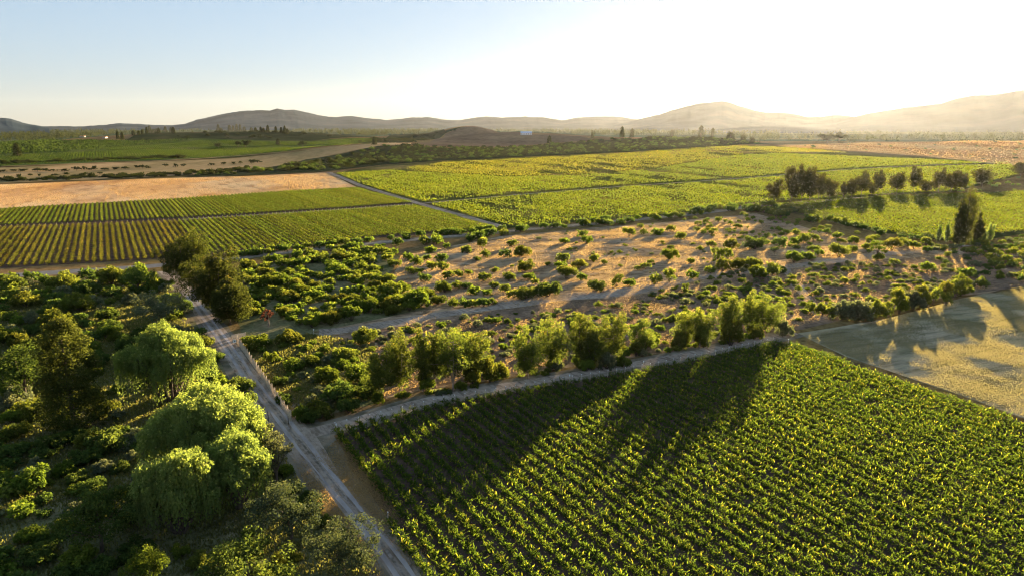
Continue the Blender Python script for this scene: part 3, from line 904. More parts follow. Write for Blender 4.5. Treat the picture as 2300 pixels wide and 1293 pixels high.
field_stuff("vineyard_foliage", [[(1735, 462), (1900, 449), (2010, 442), (2140, 438), (2215, 436), (2205, 500), (2190, 530), (2110, 540), (1960, 517), (1850, 490)],
                                 [(2216, 438), (2300, 432), (2420, 432), (2420, 515), (2300, 522), (2200, 532), (2208, 480)]],
            3.0, 7, (0.26, 0.4), LM['vine_far'], "green foliage of the vineyard below the tall dark trees", near=500, gap=0.5)
field_stuff("hill_vineyard_foliage", [[(-200, 366), (0, 352), (150, 345), (300, 338), (480, 333), (640, 331), (780, 327), (838, 321), (640, 341), (400, 358), (0, 374), (-200, 390)],
                                      [(160, 340), (300, 330), (450, 316), (600, 319), (700, 320), (850, 313), (836, 320), (780, 325), (640, 329), (480, 331), (300, 336)]],
            3.4, 2.6, (0.36, 0.6), LM['hill_fresh'], "green vine foliage on the slopes of the low hill", near=900, lat=0.6, gap=0.3)
field_stuff("hill_orchard_foliage", [[(-200, 352), (-200, 330), (0, 320), (130, 318), (300, 319), (440, 313), (300, 328), (150, 342), (0, 350)]],
            6.5, 1.6, (0.7, 1.1), LM['hill_vine'], "dark green orchard rows at the foot of the low hill", z=(0.4, 3.0), near=900, lat=0.7, az=R(-47))


# ------------------------------------------------------------------ foliage makers
def sphere_pts(n, r):
    v = r.normal(size=(n, 3))
    return unit(v)


def clump(b, c, rad, n, size, r, up=0.2, squash=0.85, tint0=0.45, aspect=0.62, mi=0, droop=0.0, core=0.45):
    """a puff of leaves round c"""
    d = sphere_pts(n, r)
    rr = core + (1 - core) * r.random(n) ** 0.6
    off = d * (rr * rad)[:, None] * np.array([1, 1, squash])
    nrm = d * 0.75 + r.normal(size=(n, 3)) * 0.6 + np.array([0, 0, up])
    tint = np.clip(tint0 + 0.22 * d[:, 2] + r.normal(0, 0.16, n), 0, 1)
    t = None
    if droop:
        t = r.normal(size=(n, 3)) * (1 - droop) + np.array([0, 0, -1.0]) * droop
    b.leaves(np.asarray(c) + off, nrm, r.uniform(0.7, 1.3, n) * size, aspect, tint, mi, t, r)


def shrub_mesh(seed, mats, kind, n=2700, leaf=0.072):
    """a shrub of unit half-width standing on the origin"""
    r = np.random.default_rng(seed)
    b = Bld()
    if kind == 'umbrella':
        k, zb, zr, hr = 9, 0.62, 0.16, 0.62
    elif kind == 'dome':
        k, zb, zr, hr = 10, 0.52, 0.24, 0.55
    elif kind == 'upright':
        k, zb, zr, hr = 9, 0.85, 0.45, 0.45
    else:
        k, zb, zr, hr = 7, 0.34, 0.10, 0.62
    lobes = []
    for i in range(k):
        a = 2 * PI * i / (k - 1) + r.uniform(-0.3, 0.3)
        q = 0.0 if i == 0 else r.uniform(0.40, 0.66)
        lobes.append((q * math.cos(a), q * math.sin(a), zb + r.uniform(-zr, zr) + (0.18 if i == 0 else 0), r.uniform(0.34, 0.48)))
    per = n // (k * 5)
    for lx, ly, lz, lr in lobes:
        for _ in range(5):
            d = sphere_pts(1, r)[0]
            d[2] = abs(d[2]) * 1.15 - 0.35
            c = np.array([lx, ly, lz]) + d * lr * np.array([0.75, 0.75, 0.85])
            c[2] = max(c[2], 0.12)
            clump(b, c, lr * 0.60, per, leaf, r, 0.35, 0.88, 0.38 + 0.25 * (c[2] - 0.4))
    for lx, ly, lz, lr in lobes[::2]:
        b.tube([(lx * 0.12, ly * 0.12, 0), (lx * 0.5, ly * 0.5, lz * 0.55), (lx, ly, lz)], [0.035, 0.028, 0.012], 4, 1)
    return b.mesh("shrub_foliage", mats)


SHRUB_KINDS = [("rounded olive", 'olive', 'dome', 3), ("flat-topped olive", 'olive', 'umbrella', 2), ("rounded fresh green", 'fresh', 'dome', 2), ("flat-topped fresh green", 'fresh', 'umbrella', 2),
               ("dark green", 'deep', 'dome', 2), ("grey green", 'grey', 'dome', 2), ("upright olive", 'olive', 'upright', 2), ("sprawling olive", 'olive', 'low', 2), ("sprawling grey", 'grey', 'low', 2)]
SHRUBS = []
for i, (lab, m_, k_, cnt) in enumerate(SHRUB_KINDS):
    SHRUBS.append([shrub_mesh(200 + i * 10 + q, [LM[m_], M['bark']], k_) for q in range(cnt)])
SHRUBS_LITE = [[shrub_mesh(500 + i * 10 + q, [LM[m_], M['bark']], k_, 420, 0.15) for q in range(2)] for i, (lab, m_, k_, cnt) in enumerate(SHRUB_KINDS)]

# every shrub: x, y, half width, height factor, kind, zone
SH = []
r2 = np.random.default_rng(77)


def put_px(lst, kinds, zone, hf=(0.85, 1.1)):
    for px, py, w in lst:
        g = P(px, py)
        SH.append((g[0], g[1], metres(g, w) / 2 * 1.06, r2.uniform(*hf), int(r2.choice(kinds)), zone))


AVOID = []                                          # (x, y, r): kept clear of scattered shrubs


def scatter(poly, n, w, rmin, kinds, zone, hf=(0.8, 1.15), tries=40, bias=1.6, line=None):
    g = px_poly(poly)[:, :2]
    lo, hi = g.min(0), g.max(0)
    got = 0
    for _ in range(n * tries):
        p = r2.uniform(lo, hi)
        if not inside(g, p[0], p[1]):
            continue
        hw = (w[0] + (w[1] - w[0]) * r2.random() ** bias) / 2
        if any((p[0] - s[0]) ** 2 + (p[1] - s[1]) ** 2 < (rmin * 0.5 + 0.42 * (hw + s[2])) ** 2 for s in SH):
            continue
        if any((p[0] - a[0]) ** 2 + (p[1] - a[1]) ** 2 < (a[2] + hw * 0.6) ** 2 for a in AVOID):
            continue
        SH.append((p[0], p[1], hw, r2.uniform(*hf), int(r2.choice(kinds)), zone))
        got += 1
        if got >= n:
            break


def along(pts, n, w, jit, kinds, zone, hf=(0.8, 1.15)):
    g = px_poly(pts)[:, :2]
    s = np.concatenate([[0], np.cumsum(np.hypot(*np.diff(g, axis=0).T))])
    for t in np.sort(r2.uniform(0, s[-1], n)):
        x, y = np.interp(t, s, g[:, 0]) + r2.normal(0, jit), np.interp(t, s, g[:, 1]) + r2.normal(0, jit)
        SH.append((x, y, r2.uniform(*w) / 2, r2.uniform(*hf), int(r2.choice(kinds)), zone))


for px_, py_, rr_ in [(385, 905, 6.5), (480, 1062, 6), (410, 1192, 4.5), (545, 1135, 4.5), (165, 962, 4), (362, 735, 4.5), (425, 640, 5), (488, 700, 5), (520, 722, 4), (230, 1232, 3.8), (330, 1300, 2.5), (655, 1205, 4), (770, 1290, 3.2), (625, 1090, 2.5)]:
    g_ = P(px_, py_)
    AVOID.append((g_[0], g_[1], rr_))
for q_ in ground([r[0] for r in R_MAIN], [r[1] for r in R_MAIN]):
    pass
_w = px_poly(R_MAIN)[:, :2]
for a_, b_ in zip(_w[:-1], _w[1:]):
    for t_ in np.linspace(0, 1, 14):
        p_ = a_ + (b_ - a_) * t_
        AVOID.append((p_[0], p_[1], 3.0))

put_px([(1082, 556, 31), (1150, 555, 28), (1133, 578, 30), (1171, 575, 42), (1089, 577, 24), (1072, 586, 18), (1308, 532, 26), (1317, 547, 31), (1267, 547, 25), (1413, 531, 30), (1446, 527, 19), (1475, 528, 31), (1505, 520, 22), (1529, 537, 27), (1439, 512, 16), (1406, 554, 9), (1507, 560, 16), (1503, 582, 40), (1449, 605, 26), (1432, 607, 17), (1333, 589, 30), (1357, 593, 16), (1265, 588, 34), (1258, 604, 33), (1272, 626, 44), (1301, 606, 38), (1308, 629, 26), (1180, 610, 38), (1188, 628, 31), (1143, 631, 33), (1202, 638, 20), (1112, 612, 21), (1087, 631, 33), (1053, 619, 21), (1030, 621, 24), (1006, 628, 30), (999, 656, 44), (1025, 647, 28), (970, 607, 30), (994, 606, 30), (955, 633, 30), (924, 615, 26), (943, 612, 20), (936, 595, 30), (960, 584, 21), (992, 589, 30), (917, 584, 28), (967, 568, 28), (1004, 558, 20), (1049, 569, 26), (1063, 660, 32), (1048, 647, 24), (1094, 662, 26), (1135, 655, 26), (1110, 648, 24)], [0, 0, 1, 1, 2, 4], "clearing", (0.9, 1.15))
put_px([(1339, 653, 40), (1385, 643, 30), (1413, 643, 30), (1472, 637, 32), (1503, 633, 30), (1555, 625, 30), (1595, 614, 28), (1623, 609, 37), (1657, 606, 37), (1691, 602, 40), (1707, 623, 34), (1735, 614, 28), (1552, 592, 20), (1610, 583, 30), (1634, 583, 30), (1598, 554, 25), (1572, 563, 17), (1506, 560, 15), (1642, 560, 34), (1694, 560, 48), (1750, 554, 34), (1787, 551, 30), (1809, 583, 32), (1789, 586, 34), (1787, 560, 18), (1230, 665, 62), (1180, 671, 46), (1155, 668, 34), (1540, 653, 19), (1020, 688, 30), (1045, 690, 30), (1060, 690, 34), (1086, 688, 30), (1105, 684, 26)], [0, 0, 2, 4, 6], "track", (0.9, 1.2))
put_px([(1884, 578, 42), (1913, 566, 24), (1946, 560, 24), (1973, 586, 26), (1967, 556, 22), (2003, 563, 42), (1920, 546, 26), (1952, 547, 20), (1881, 538, 24), (1827, 543, 26), (1803, 547, 32), (1782, 590, 40), (1817, 584, 28), (1700, 627, 38), (1733, 617, 30), (1897, 637, 22), (2081, 611, 32), (2009, 598, 26), (2160, 662, 44), (2170, 626, 34), (2030, 556, 28), (2052, 560, 26), (2080, 552, 28)], [1, 1, 3, 0], "thorn", (0.95, 1.25))
put_px([(1847, 707, 38), (1892, 716, 54), (1925, 719, 54), (1967, 713, 52), (2019, 704, 46), (2051, 694, 58), (2072, 688, 42), (1866, 716, 26), (2120, 674, 36), (2125, 686, 26), (1992, 706, 30), (1940, 718, 34), (2095, 684, 30), (1762, 753, 38), (1641, 775, 50), (1100, 858, 46), (1062, 862, 36), (1130, 850, 34), (1820, 706, 26), (2143, 668, 34)], [0, 5, 6, 6], "hedge", (1.15, 1.5))
put_px([(650, 768, 60), (562, 775, 40), (775, 808, 55), (772, 830, 40), (735, 857, 56), (628, 866, 36), (800, 854, 56), (661, 830, 46), (760, 905, 80), (818, 895, 50), (675, 940, 44), (816, 770, 56), (720, 938, 60), (695, 950, 46), (785, 927, 56), (590, 780, 40), (610, 812, 34), (700, 822, 40), (850, 905, 36), (640, 905, 36)], [0, 2, 2, 4], "fenced", (0.95, 1.25))
put_px([(606, 655, 52), (640, 650, 40), (560, 700, 44), (700, 735, 40), (745, 728, 50), (790, 720, 46), (900, 690, 60), (940, 690, 60), (880, 672, 60), (830, 700, 48), (960, 672, 40), (905, 655, 40), (870, 640, 42)], [0, 2, 2, 3], "thicket", (1.0, 1.25))
put_px([(45, 890, 60), (245, 1010, 90), (75, 1100, 80), (250, 1010, 40), (150, 960, 50), (205, 1010, 60), (120, 1010, 60), (30, 950, 50), (225, 820, 50), (245, 720, 50), (130, 740, 70), (180, 700, 70), (60, 690, 60), (310, 640, 62), (250, 640, 60), (140, 650, 60), (350, 655, 40), (30, 650, 50), (200, 665, 56), (545, 880, 60), (500, 880, 60), (470, 860, 56), (540, 930, 66), (520, 905, 50), (700, 1145, 30), (180, 1275, 80), (230, 1290, 70), (75, 1220, 70), (50, 1160, 60), (640, 1065, 40)], [0, 2, 2, 4, 4], "west", (0.95, 1.3))
scatter([(-120, 650), (0, 628), (360, 622), (385, 650), (430, 730), (480, 780), (560, 900), (575, 950), (480, 970), (-160, 970)], 210, (2.6, 6.2), 0.5, [0, 0, 2, 2, 4, 4, 5], "west", (0.85, 1.2), bias=1.0)
scatter([(-160, 970), (480, 970), (575, 955), (640, 1020), (700, 1110), (830, 1293), (-250, 1330)], 130, (2.0, 5.0), 0.5, [0, 2, 4, 4, 5], "west", (0.75, 1.1))
scatter([(-700, 665), (-120, 652), (-160, 970), (-250, 1330), (-1100, 1330)], 150, (2.6, 6.0), 0.8, [0, 2, 4, 5], "west", (0.85, 1.2))
scatter([(-300, 1330), (850, 1330), (1000, 1600), (-400, 1600)], 60, (2.2, 5.0), 0.8, [0, 2, 4, 5], "west", (0.85, 1.2))
scatter([(545, 600), (640, 578), (820, 552), (905, 565), (890, 600), (850, 640), (985, 682), (960, 697), (700, 730), (640, 728), (570, 738), (545, 690)], 190, (3.2, 6.2), 0.5, [0, 0, 0, 1, 2, 2, 3], "thicket", (0.8, 1.1), bias=1.0)
along([(530, 577), (700, 557), (860, 541), (1000, 528), (1130, 517)], 62, (3.5, 5.5), 2.2, [0, 2, 4], "roadside", (0.9, 1.2))
along([(900, 556), (1000, 545), (1130, 527), (1260, 512), (1420, 498), (1560, 484), (1640, 470)], 56, (3.5, 6.0), 3.0, [0, 4, 4, 2], "roadside", (0.95, 1.3))
along([(880, 884), (960, 876), (1120, 850), (1230, 836), (1330, 826), (1420, 800), (1500, 786), (1600, 776), (1700, 756)], 34, (2.2, 4.4), 1.6, [6, 0, 2, 5], "row", (0.9, 1.5))
scatter([(560, 785), (690, 760), (830, 770), (850, 870), (870, 905), (690, 945), (640, 900)], 46, (1.6, 4.0), 0.6, [0, 2, 2, 5, 7], "fenced")
scatter([(720, 762), (1100, 708), (1420, 680), (1640, 640), (1760, 640), (1800, 720), (1700, 738), (1400, 790), (1150, 830), (900, 855), (850, 800)], 420, (1.0, 3.2), 0.2, [7, 7, 8, 0, 5, 2], "low")
scatter([(1440, 662), (1700, 600), (1900, 592), (2150, 600), (2200, 650), (2000, 680), (1820, 720), (1740, 700), (1620, 700)], 380, (1.0, 3.2), 0.2, [7, 7, 8, 0, 5], "low")
scatter([(2100, 562), (2300, 530), (2420, 530), (2420, 620), (2300, 640), (2180, 655), (2110, 620)], 130, (2.6, 5.0), 0.3, [0, 4, 8, 6], "east")
scatter([(1560, 492), (1700, 482), (1860, 512), (2000, 542), (2120, 547), (2100, 572), (1800, 577), (1700, 562), (1560, 522)], 120, (1.8, 4.4), 0.6, [1, 1, 0, 3], "thorn", (0.95, 1.25))
scatter([(1250, 515), (1560, 488), (1560, 560), (1700, 600), (1350, 640), (1100, 600)], 60, (0.9, 3.0), 1.0, [0, 1, 7, 8], "clearing")
along([(1640, 464), (1730, 462), (1840, 490), (1960, 520), (2060, 538), (2150, 545)], 74, (3.0, 5.2), 2.0, [4, 0, 6], "east", (0.9, 1.25))
along([(1560, 478), (1640, 470), (1720, 478), (1820, 500)], 26, (4, 7), 3.0, [4, 0], "roadside", (1.0, 1.3))
scatter([(2130, 440), (2170, 415), (2300, 392), (2420, 392), (2420, 425), (2300, 428)], 46, (3, 6), 0.8, [0, 4, 5], "east")
along([(860, 897), (1000, 882), (1150, 850), (1400, 808), (1700, 752)], 40, (1.2, 2.6), 1.0, [7, 8, 0, 2], "low")

# the 300 that show largest stand on their own, the others are one mass
MARKS = {"west": [("the twin lobed willow", 480, 1062), ("the round willow", 385, 905), ("the brown green conifer", 165, 962), ("the paved road", 200, 610), ("the blue green tree", 362, 735), ("the dirt road's nearest stretch", 880, 1250)],
         "fenced": [("the paling fence end", 652, 945), ("the white gate sign", 532, 770), ("the sandy track mouth", 702, 748), ("the first eucalyptus", 854, 896)],
         "thicket": [("the roadside eucalypts", 488, 700), ("the bronze leaved tree", 603, 732), ("the sandy track", 900, 722), ("the field road", 820, 552)],
         "clearing": [("the field road", 1145, 530), ("the sandy track", 1150, 683), ("the parked white car", 1413, 495)],
         "track": [("the sandy track bend", 1400, 656), ("the parked white car", 1413, 495), ("the tall poplar", 2165, 546)],
         "thorn": [("the tall poplar", 2165, 546), ("the dark hedge line", 1700, 478)],
         "hedge": [("the vineyard corner", 1740, 765), ("the pasture edge", 2150, 672), ("the tallest eucalyptus", 1018, 878)],
         "low": [("the eucalyptus row", 1374, 806), ("the sandy track bend", 1400, 656), ("the vineyard corner", 1740, 765), ("the pasture edge", 2150, 672)],
         "east": [("the tall poplar", 2165, 546), ("the pasture edge", 2150, 672), ("the dark hedge line", 1700, 478)],
         "row": [("the tallest eucalyptus", 1018, 878), ("the slanting eucalyptus", 1374, 806), ("the vineyard corner", 1740, 765)],
         "roadside": [("the roadside eucalypts", 440, 620), ("the slanting lane", 1140, 518), ("the parked white car", 1413, 495)]}
PLACE = {"west": "in the western scrub", "fenced": "in the fenced scrub", "thicket": "in the thick scrub", "clearing": "in the dry clearing", "track": "beside the sandy track", "thorn": "in thorn scrub",
         "hedge": "in the hedge line", "low": "on stony ground", "east": "in the eastern brush", "roadside": "along the field road", "row": "under the eucalyptus row"}
MARKS = {k: [(n_, *P(x_, y_)[:2]) for n_, x_, y_ in v] for k, v in MARKS.items()}
SH = np.array([(s[0], s[1], s[2], s[3], s[4]) for s in SH]), [s[5] for s in SH]
S_, ZN = SH
dist_ = np.hypot(S_[:, 0], S_[:, 1])
vis = np.abs(S_[:, 0] / S_[:, 1]) < 0.80
app = S_[:, 2] * np.sqrt(np.maximum(S_[:, 3], 0.4)) / dist_ * vis
order = np.argsort(-app)
BIG, REST = order[:298], order[298:]
keys = {}
for i in BIG:
    x, y, hw, hf, kd = S_[i]
    size = "large" if hw > 2.6 else ("medium" if hw > 1.75 else "small")
    mk = min(MARKS[ZN[i]], key=lambda m_: (m_[1] - x) ** 2 + (m_[2] - y) ** 2)
    keys.setdefault((size, SHRUB_KINDS[int(kd)][0], ZN[i], mk), []).append(i)
for (size, kl, zn, mk), idx in keys.items():
    idx.sort(key=lambda i: (mk[1] - S_[i, 0]) ** 2 + (mk[2] - S_[i, 1]) ** 2)
    for q, i in enumerate(idx):
        x, y, hw, hf, kd = S_[i]
        me = SHRUBS[int(kd)][int(r2.integers(len(SHRUBS[int(kd)])))]
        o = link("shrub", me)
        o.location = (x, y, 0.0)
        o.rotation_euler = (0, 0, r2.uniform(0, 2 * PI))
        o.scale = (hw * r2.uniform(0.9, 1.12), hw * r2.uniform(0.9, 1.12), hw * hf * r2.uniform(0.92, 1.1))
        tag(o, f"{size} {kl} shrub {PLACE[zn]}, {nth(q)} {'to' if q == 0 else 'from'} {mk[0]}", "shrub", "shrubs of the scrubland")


def merge_shrubs(name, idx, label, far=False):
    vs, fs, mi, ti, n0 = [], [], [], [], 0
    mats = [LM[m_] for m_ in (('olive', 'fresh', 'deep', 'grey') if not far else ('deep', 'deep', 'distant', 'distant'))] + [M['bark']]
    mslot = {'olive': 0, 'fresh': 1, 'deep': 2, 'grey': 3}
    cache = {}
    for x, y, hw, hf, kd in idx:
        kd = int(kd)
        me = SHRUBS_LITE[kd][int(r2.integers(2))]
        if me.name not in cache:
            v = np.zeros(len(me.vertices) * 3)
            me.vertices.foreach_get("co", v)
            lp = np.zeros(len(me.loops), np.int32)
            me.loops.foreach_get("vertex_index", lp)
            m_ = np.zeros(len(me.polygons), np.int32)
            me.polygons.foreach_get("material_index", m_)
            t_ = np.zeros(len(me.polygons))
            me.attributes["tint"].data.foreach_get("value", t_)
            cache[me.name] = (v.reshape(-1, 3), lp.reshape(-1, 4), m_, t_)
        v, lp, m_, t_ = cache[me.name]
        a = r2.uniform(0, 2 * PI)
        w = np.stack([(v[:, 0] * math.cos(a) - v[:, 1] * math.sin(a)) * hw + x, (v[:, 0] * math.sin(a) + v[:, 1] * math.cos(a)) * hw + y, v[:, 2] * hw * hf + float(height(x, y))], -1)
        vs.append(w)
        fs.append(lp + n0)
        mi.append(np.where(m_ == 1, 4, mslot[SHRUB_KINDS[kd][1]]))
        ti.append(np.clip(t_ + r2.uniform(-0.15, 0.15), 0, 1))
        n0 += len(v)
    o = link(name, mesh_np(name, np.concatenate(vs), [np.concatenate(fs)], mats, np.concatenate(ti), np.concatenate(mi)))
    return tag(o, label, None, None, "stuff")


merge_shrubs("shrubbery", S_[REST], "many small shrubs spread through the scrubland")

# far scrub on the ridges
FAR = []
r3 = np.random.default_rng(91)


def far_scatter(poly, n, w, kinds, hf=(0.6, 1.0)):
    g = px_poly(poly)[:, :2]
    lo, hi = g.min(0), g.max(0)
    k = 0
    while k < n:
        p = r3.uniform(lo, hi, (400, 2))
        p = p[inside(g, p[:, 0], p[:, 1])]
        for q in p[: n - k]:
            FAR.append((q[0], q[1], r3.uniform(*w) / 2, r3.uniform(*hf), int(r3.choice(kinds))))
        k += len(p)


far_scatter([(400, 397), (560, 386), (720, 363), (800, 345), (860, 329), (920, 328), (1000, 332), (1110, 332), (1240, 324), (1340, 317), (1450, 312), (1560, 311), (1650, 318), (1720, 324), (1640, 326), (1560, 331), (1420, 341), (1200, 351), (1000, 360), (860, 370), (740, 383), (560, 393)], 2600, (5, 11), [4, 4, 0])
far_scatter([(440, 310), (300, 316), (320, 302), (420, 299), (520, 296), (640, 297), (740, 303), (860, 311), (700, 316), (600, 315)], 700, (6, 11), [4, 5, 5])
far_scatter([(800, 322), (850, 311), (930, 303), (1000, 296), (1040, 292), (990, 302), (930, 322)], 260, (5, 9), [4, 4])
far_scatter([(1780, 329), (1950, 323), (2100, 323), (2300, 317), (2440, 317), (2440, 380), (2300, 375), (2080, 351), (1900, 339)], 150, (3, 8), [4, 0])
far_scatter([(0, 404), (180, 398), (400, 390), (560, 378), (560, 388), (300, 401), (180, 405), (0, 410)], 190, (4, 8), [4, 4])
far_scatter([(0, 366), (250, 358), (420, 352), (420, 356), (250, 362), (0, 371)], 90, (5, 9), [4, 4])
merge_shrubs("scrubland", FAR, "dark scrub covering the ridges beyond the vineyards", True)

field_stuff("stubble", [[(-300, 432), (0, 416), (300, 404), (733, 390), (796, 419), (400, 445), (0, 467), (-300, 485)]], 1.7, 1.0, (0.22, 0.40), LM['stubble'], "golden stubble standing in lines over the field", z=(-0.25, 0.0), lat=0.5, near=800, gap=0.75, lump=2.0)
field_stuff("dry_grass", [[(1750, 329), (1820, 326), (1950, 322), (2100, 322), (2300, 317), (2450, 317), (2450, 383), (2300, 375), (2080, 352), (1900, 339)]], 6.0, 0.3, (0.6, 1.1), LM['stubble'], "tall dry grass on the golden slope", z=(0.1, 0.8), lat=1.5, near=1200, gap=0.4, lump=4.0)

# ------------------------------------------------------------------ trees
def make_tree(name, loc, crown, trunk, leaf, bark, label, cat="tree", group=None, rz=0.0):
    root = empty(name, loc, rz)
    tag(root, label, cat, group)
    if trunk is not None:
        link("trunk", trunk.mesh("trunk", [bark]), root)
    link("crown", crown.mesh("crown", [leaf]), root)
    return root


def limb(p0, p1, bend, r, n=6):
    t = np.linspace(0, 1, n)[:, None]
    mid = (np.asarray(p0) + np.asarray(p1)) / 2 + bend
    return (1 - t) ** 2 * np.asarray(p0) + 2 * t * (1 - t) * mid + t ** 2 * np.asarray(p1)


def eucalypt(H, W, seed, n=5200, leaders=4, leaf=0.2, low=0.22, puff=1.0):
    """several rising leaders, each wrapped in puffs of hanging leaves with rounded heads"""
    r = np.random.default_rng(seed)
    c, t = Bld(), Bld()
    fork = np.array([0, 0, H * r.uniform(0.1, 0.18)])
    t.tube(limb((0, 0, -0.1), fork, r.normal(0, 0.1, 3), r, 4), [0.03 * H * 0.6, 0.025 * H * 0.6, 0.022 * H * 0.6, 0.02 * H * 0.6], 7)
    puffs = []
    for i in range(leaders):
        a = 2 * PI * i / leaders + r.uniform(-0.5, 0.5)
        q = W * 0.5 * r.uniform(0.25, 0.72) if leaders > 1 else 0
        h = H * (1.0 if i == 0 else r.uniform(0.72, 0.97))
        top = np.array([q * math.cos(a), q * math.sin(a), h - 0.6 * puff])
        path = limb(fork, top, np.array([math.cos(a), math.sin(a), 0]) * W * 0.08, r, 9)
        t.tube(path, np.linspace(0.016 * H * 0.6, 0.02, 9), 5)
        m = max(4, int((h - H * low) / (0.60 * puff)))
        for k in range(m):
            s = low + (1 - low) * (k + r.uniform(0.1, 0.9)) / m
            idx = np.clip(s, 0, 1) * 8
            base = path[int(idx)] * (1 - idx % 1) + path[min(int(idx) + 1, 8)] * (idx % 1)
            spread = W * 0.26 * math.sin(PI * min(1, 0.18 + 0.75 * s)) ** 0.7
            rad = puff * r.uniform(0.75, 1.25) * (0.75 + 0.35 * math.sin(PI * s))
            if s < low + 0.12 and r.random() < 0.4:
                continue
            off = np.array([r.normal(0, 1), r.normal(0, 1), r.normal(0, 0.3)]) * spread * 0.55
            pc = base + off
            pc[2] = max(pc[2], 0.8)
            puffs.append((pc, rad))
            if rad > 0.9 * puff:
                t.tube(limb(base, pc, r.normal(0, 0.1, 3), r, 3), [0.05, 0.03, 0.015], 4)
    per = max(20, n // len(puffs))
    for pc, rad in puffs:
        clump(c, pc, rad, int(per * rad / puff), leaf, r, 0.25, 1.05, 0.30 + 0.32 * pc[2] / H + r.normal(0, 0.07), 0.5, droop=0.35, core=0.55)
    return c, t


def willow(lobes, seed, n=900, k=9, leaf=0.17, H=None):
    """weeping tree: strands that leave the top of each lobe and hang"""
    r = np.random.default_rng(seed)
    c, t = Bld(), Bld()
    for (lx, ly, lz, lr, lh, drop) in lobes:
        m = int(n * lr / 4)
        ph_ = r.uniform(0, 9)
        d = sphere_pts(m, r)
        d[:, 2] = np.abs(d[:, 2]) * 1.1 - 0.15
        d = unit(d)
        grp = fbm(d[:, 0] * 3.6 + ph_, d[:, 1] * 3.6 + d[:, 2] * 2, seed, 3)
        d, grp = d[grp > -0.75], grp[grp > -0.75]
        m = len(d)
        rad = 1 + 0.20 * grp + r.normal(0, 0.06, m)
        p0 = np.array([lx, ly, lz]) + d * np.array([lr, lr, lh]) * rad[:, None]
        ln = drop * r.uniform(0.35, 1.0, m) * (1.0 - 0.75 * np.clip(d[:, 2], 0, 1))
        s = (np.arange(k) + 0.3) / k
        out = np.stack([d[:, 0], d[:, 1], np.zeros(m)], -1)
        q = p0[:, None] + out[:, None] * (0.55 * lr * 0.28 * np.sin(s * 1.5))[None, :, None] + np.array([0, 0, -1.0]) * (ln[:, None] * s[None] ** 1.25)[..., None]
        q = q + r.normal(0, 0.10, q.shape)
        q[..., 2] = np.maximum(q[..., 2], 0.25)
        nrm = out[:, None] * 0.8 + d[:, None] * 0.5 + r.normal(0, 0.55, q.shape)
        tt = np.array([0, 0, -1.0]) + out[:, None] * 0.4 * (1 - s)[None, :, None] + r.normal(0, 0.35, q.shape)
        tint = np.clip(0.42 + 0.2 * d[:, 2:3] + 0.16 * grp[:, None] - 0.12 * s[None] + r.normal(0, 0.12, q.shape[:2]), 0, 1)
        c.leaves(q.reshape(-1, 3), nrm.reshape(-1, 3), (leaf * r.uniform(0.8, 1.4, q.shape[:2])).ravel(), 0.42, tint.ravel(), t=tt.reshape(-1, 3), r=r)
        # bushy sprays over the lobe's head
        for _ in range(int(9 * lr)):
            dd = sphere_pts(1, r)[0]
            dd[2] = abs(dd[2])
            clump(c, np.array([lx, ly, lz]) + dd * np.array([lr, lr, lh]) * r.uniform(0.85, 1.25), r.uniform(0.4, 1.0), 70, leaf * 0.95, r, 0.3, 1.0, 0.58, 0.4, droop=0.5)
        t.tube(limb((lx * 0.1, ly * 0.1, -0.1), (lx, ly, lz + lh * 0.3), r.normal(0, 0.4, 3), r, 7), np.linspace(0.26, 0.06, 7), 6)
        for _ in range(6):
            a = r.uniform(0, 2 * PI)
            e = np.array([lx + lr * 0.75 * math.cos(a), ly + lr * 0.75 * math.sin(a), lz + lh * r.uniform(0.2, 0.8)])
            t.tube(limb((lx * 0.6, ly * 0.6, lz * 0.6), e, np.array([0, 0, 0.6]), r, 5), np.linspace(0.14, 0.03, 5), 5)
    return c, t


def conifer(H, W, seed, n=6500, leaf=0.2):
    r = np.random.default_rng(seed)
    c, t = Bld(), Bld()
    t.tube([(0, 0, -0.1), (0.1, 0, H * 0.4), (0, 0.1, H * 0.95)], [0.4, 0.28, 0.05], 8)
    m = 130
    for i in range(m):
        s = (i + r.uniform(0, 1)) / m
        s = 0.03 + 0.97 * s
        prof = W / 2 * (0.42 + 0.58 * (1 - s) ** 0.7) * (1 if s < 0.9 else (1 - s) * 10 * 0.8 + 0.2)
        a = i * 2.4 + r.uniform(-0.4, 0.4)
        q = prof * r.uniform(0.45, 1.0)
        pc = np.array([q * math.cos(a), q * math.sin(a), H * s])
        rad = r.uniform(0.8, 1.4) * (1.35 - 0.6 * s) * W / 9
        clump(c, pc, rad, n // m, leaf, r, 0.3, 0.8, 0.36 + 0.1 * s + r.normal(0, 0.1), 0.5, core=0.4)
        if i % 2 == 0:
            t.tube([(0, 0, H * s - 0.4), pc], [0.07, 0.02], 4)
    return c, t


